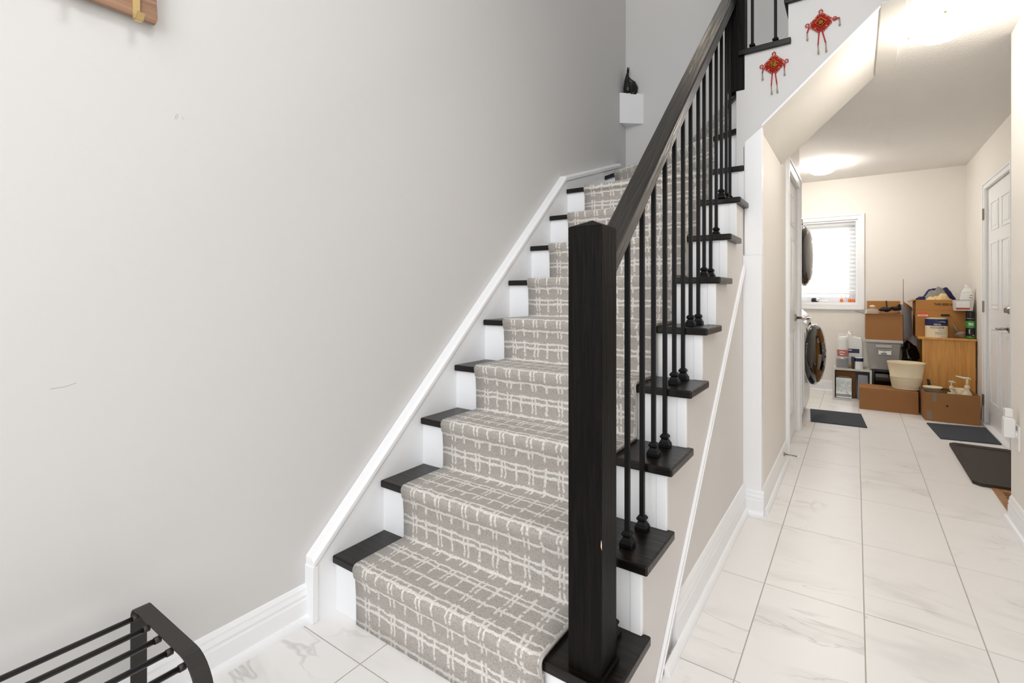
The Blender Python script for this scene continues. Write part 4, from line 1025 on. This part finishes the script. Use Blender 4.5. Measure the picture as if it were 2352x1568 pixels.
# grey bin with flap right of carton
gb = thing('grey_bin', 'blue grey plastic panel bin between the two upper boxes', 'bin', (.41, 6.15, .60))
obj('bin_side', MB().hexa([(.372, 5.985, .635), (.450, 6.13, .655), (.450, 6.28, .655), (.372, 6.28, .635)], [(.372, 5.985, .965), (.446, 6.13, .905), (.446, 6.28, .905), (.372, 6.28, .965)]), M_outgrey, gb)
obj('bin_flap', MB().hexa([(.371, 5.98, .968), (.452, 6.13, .905), (.452, 6.135, .900), (.371, 5.985, .960)], [(.371, 6.00, .998), (.448, 6.15, .935), (.448, 6.155, .93), (.371, 6.005, .99)]), M_cardl, gb)
# dark stuff below
heap('black_garbage_bag', 'black plastic bag stuffed behind the pot between tub and cabinet', [((.428, 6.10, .47), .072, (.8, 1, 1.8)), ((.436, 6.10, .30), .07, (.7, 1, 1.6)), ((.434, 6.12, .12), .07, (.8, 1, 1.5))], M_gloss, 6, 'bag', .045, 17)
tag(obj('thin_stick', MB().tube([(.392, 6.25, .01), (.388, 6.25, 1.215)], .0032, 6), M_nickel), 'thin tall stick standing behind the brown cartons', 'stick')
mb = MB().tube([(-.005, 6.06, .889), (.03, 6.06, .885), (.075, 6.03, .868), (.10, 6.0, .867)], .004, 6)
tag(obj('grey_wand', mb, M_greyc, smooth=True), 'thin grey strip poking out left of the upper carton', 'wand')
# white cube shelf
cu = thing('cube_shelf', 'white low cube shelf on the floor by the back wall', 'shelf', (-.03, 6.1, 0))
obj('shelf_frame', MB().box(-.192, .130, 5.95, 6.25, .300, .318).box(-.192, .130, 5.95, 6.25, .001, .019).box(-.192, -.174, 5.95, 6.25, .019, .300).box(.112, .130, 5.95, 6.25, .019, .300).box(-.174, .112, 6.24, 6.25, .019, .300), M_greyw, cu, bevel=.0015)
tag(obj('brown_carton', MB().box(-.168, -.002, 6.03, 6.22, .0205, .285), M_cardd, bevel=.002), 'brown carton inside the white cube shelf', 'box')
fb = thing('foil_box', 'silver foil covered box printed with a white figure, inside the cube shelf', 'box', (-.10, 5.98, .02))
obj('foil_body', MB().box(-.166, -.030, 5.962, 6.025, .0205, .222), M_silver, fb, bevel=.004)
fp = MB()
for a in (((-.085, .168), (-.105, .13), (-.085, .10), (-.06, .06)), ((-.1, .145), (-.07, .13), (-.045, .155)), ((-.045, .155), (-.048, .10)), ((-.105, .13), (-.12, .155)), ((-.15, .09), (-.13, .12), (-.115, .08))):
    fp.tube([(x, 5.9605, z) for x, z in a], .0045, 6)
fp.ball((-.075, 5.9605, .182), .010, 1, (1.2, .3, 1))
obj('figure_print', fp, M_white, fb, smooth=True)
obj('foil_band', MB().box(-.162, -.036, 5.9605, 5.9618, .034, .060), M_outgrey, fb)
obj('foil_top', MB().hexa([(-.166, 5.962, .2225), (-.030, 5.962, .2225), (-.030, 6.025, .2225), (-.166, 6.025, .2225)], [(-.14, 5.985, .238), (-.06, 5.985, .236), (-.06, 6.0, .236), (-.14, 6.0, .238)]), M_silver, fb)
tag(obj('grey_container', MB().hexa([(.012, 5.97, .0205), (.105, 5.97, .0205), (.105, 6.08, .0205), (.012, 6.08, .0205)], [(.018, 5.97, .265), (.098, 5.97, .262), (.098, 6.08, .262), (.018, 6.08, .265)]), M_outgrey, bevel=.008), 'blue grey tub standing at the right inside the cube shelf', 'tub')
# on the cube: bagged jug, red tub, grey can, white-navy can
ZC = .3185
jg = thing('plastic_jug', 'white plastic jug with navy label on the cube shelf', 'jug', (-.03, 6.10, ZC))
jp = [(-.145, ZC), (.055, ZC), (.062, ZC+.10), (.060, ZC+.26), (.048, ZC+.302), (-.020, ZC+.318), (-.032, ZC+.352), (-.066, ZC+.352), (-.074, ZC+.315), (-.140, ZC+.305), (-.150, ZC+.26)]
obj('jug_body', MB().prism(jp, 1, 6.06, 6.17), M_white, jg, bevel=.014, seg=3)
obj('jug_cap', MB().lathe((-.049, 6.115, ZC+.350), [(0, 0), (.020, 0), (.020, .018), (0, .018)], 16), M_white, jg)
obj('navy_label', MB().box(-.064, .030, 6.0575, 6.0595, ZC+.150, ZC+.192), M_navy, jg)
obj('paper_label', MB().box(-.064, -.010, 6.0575, 6.0595, ZC+.060, ZC+.149), M_white, jg)
obj('label_print', MB().box(-.062, -.034, 6.0568, 6.0574, ZC+.172, ZC+.182), M_white, jg)
obj('yellow_mark', MB().box(-.058, -.038, 6.0568, 6.0590, ZC+.004, ZC+.028), M_yellow, jg)
rc = thing('red_label_tub', 'clear lidded tub with red label stacked on the grey can', 'tub', (-.108, 6.02, ZC+.108))
obj('tub_body', MB().lathe((-.108, 6.0, ZC+.1085), [(0, 0), (.046, 0), (.048, .10), (.044, .175), (.034, .205), (0, .21)], 26), M_white, rc, smooth=False)
obj('red_label', MB().lathe((-.108, 6.0, ZC+.118), [(.0480, 0), (.0490, 0), (.0494, .068), (.0484, .068)], 26), M_red, rc)
obj('label_print', MB().tube([(-.135, 5.9535, ZC+.16), (-.115, 5.951, ZC+.165), (-.09, 5.954, ZC+.158)], .004, 6).tube([(-.13, 5.9535, ZC+.14), (-.10, 5.951, ZC+.138)], .004, 6), M_white, rc)
gc = thing('grey_label_can', 'paint can with grey picture label at the left of the cube shelf', 'can', (-.112, 6.0, ZC))
obj('can_body', MB().lathe((-.112, 6.0, ZC), [(0, 0), (.050, 0), (.050, .104), (.047, .107), (0, .107)], 28), M_silver, gc)
obj('grey_label', MB().lathe((-.112, 6.0, ZC+.008), [(.0503, 0), (.0508, 0), (.0508, .084), (.0503, .084)], 28), M_greycan, gc)
obj('picture_print', MB().box(-.152, -.132, 5.9590, 5.9640, ZC+.03, ZC+.055), M_card, gc)
fm = thing('clear_bag', 'thin clear plastic bag around the jug and cans', 'bag', (-.05, 6.08, ZC))
obj('bag_film', MB().hexa([(-.172, 5.940, ZC+.001), (-.060, 5.940, ZC+.001), (-.055, 6.19, ZC+.001), (-.172, 6.19, ZC+.001)], [(-.155, 5.955, ZC+.30), (-.065, 5.955, ZC+.31), (-.06, 6.19, ZC+.345), (-.150, 6.19, ZC+.335)]).jitter(.004, 20, 3), M_film, fm)
bc = thing('black_white_can', 'small white can with navy top and black side at the right of the cube shelf', 'can', (.025, 5.99, ZC))
obj('can_body', MB().lathe((.026, 5.99, ZC), [(0, 0), (.036, 0), (.036, .112), (.033, .116), (0, .116)], 26), M_white, bc)
obj('navy_label', MB().lathe((.026, 5.99, ZC+.078), [(.0362, 0), (.0367, 0), (.0367, .034), (.0362, .034)], 26), M_navy, bc)
tag(obj('black_pouch', MB().prism([(-.034, ZC+.001), (-.012, ZC+.001), (-.010, ZC+.118), (-.038, ZC+.120)], 1, 5.965, 6.02), M_black, bevel=.004), 'black pouch with white streaks standing beside the small white can', 'pouch')
# black drawer crate under the tub
bd = thing('black_crate', 'black plastic drawer crate under the clear tub', 'crate', (.24, 6.12, 0))
obj('crate_frame', MB().box(.136, .150, 5.99, 6.26, .001, .322).box(.350, .364, 5.99, 6.26, .001, .322).box(.150, .350, 5.99, 6.26, .310, .322).box(.150, .350, 5.99, 6.26, .001, .012).box(.150, .350, 6.25, 6.26, .012, .310), M_black, bd)
obj('crate_drawer', MB().hexa([(.156, 5.995, .16), (.344, 5.995, .16), (.344, 6.24, .16), (.156, 6.24, .16)], [(.152, 5.995, .29), (.348, 5.995, .29), (.348, 6.24, .29), (.152, 6.24, .29)]), M_gloss, bd, bevel=.006)
# wall plate behind cabinet
tag(obj('wall_plate', MB().box(XR-.006, XR, 5.93, 6.00, .30, .42), M_white, bevel=.002), 'small white wall plate beside the wooden cabinet', 'wall plate')

# faint scuffs on the left wall paint
wl = bpy.data.objects['wall_left']
M_scuff = mat('scuff', '#b9b7b3', .7)
for pts_ in ([(.5625, 1.556), (.558, 1.540)], [(.5665, 1.556), (.563, 1.541)], [(.5755, 1.553), (.580, 1.545)], [(.311, .860), (.335, .861), (.356, .867)]):
    obj('scuff_mark', MB().tube([(XW+.0002, y_, z_) for y_, z_ in pts_], .0006, 4), M_scuff, wl)
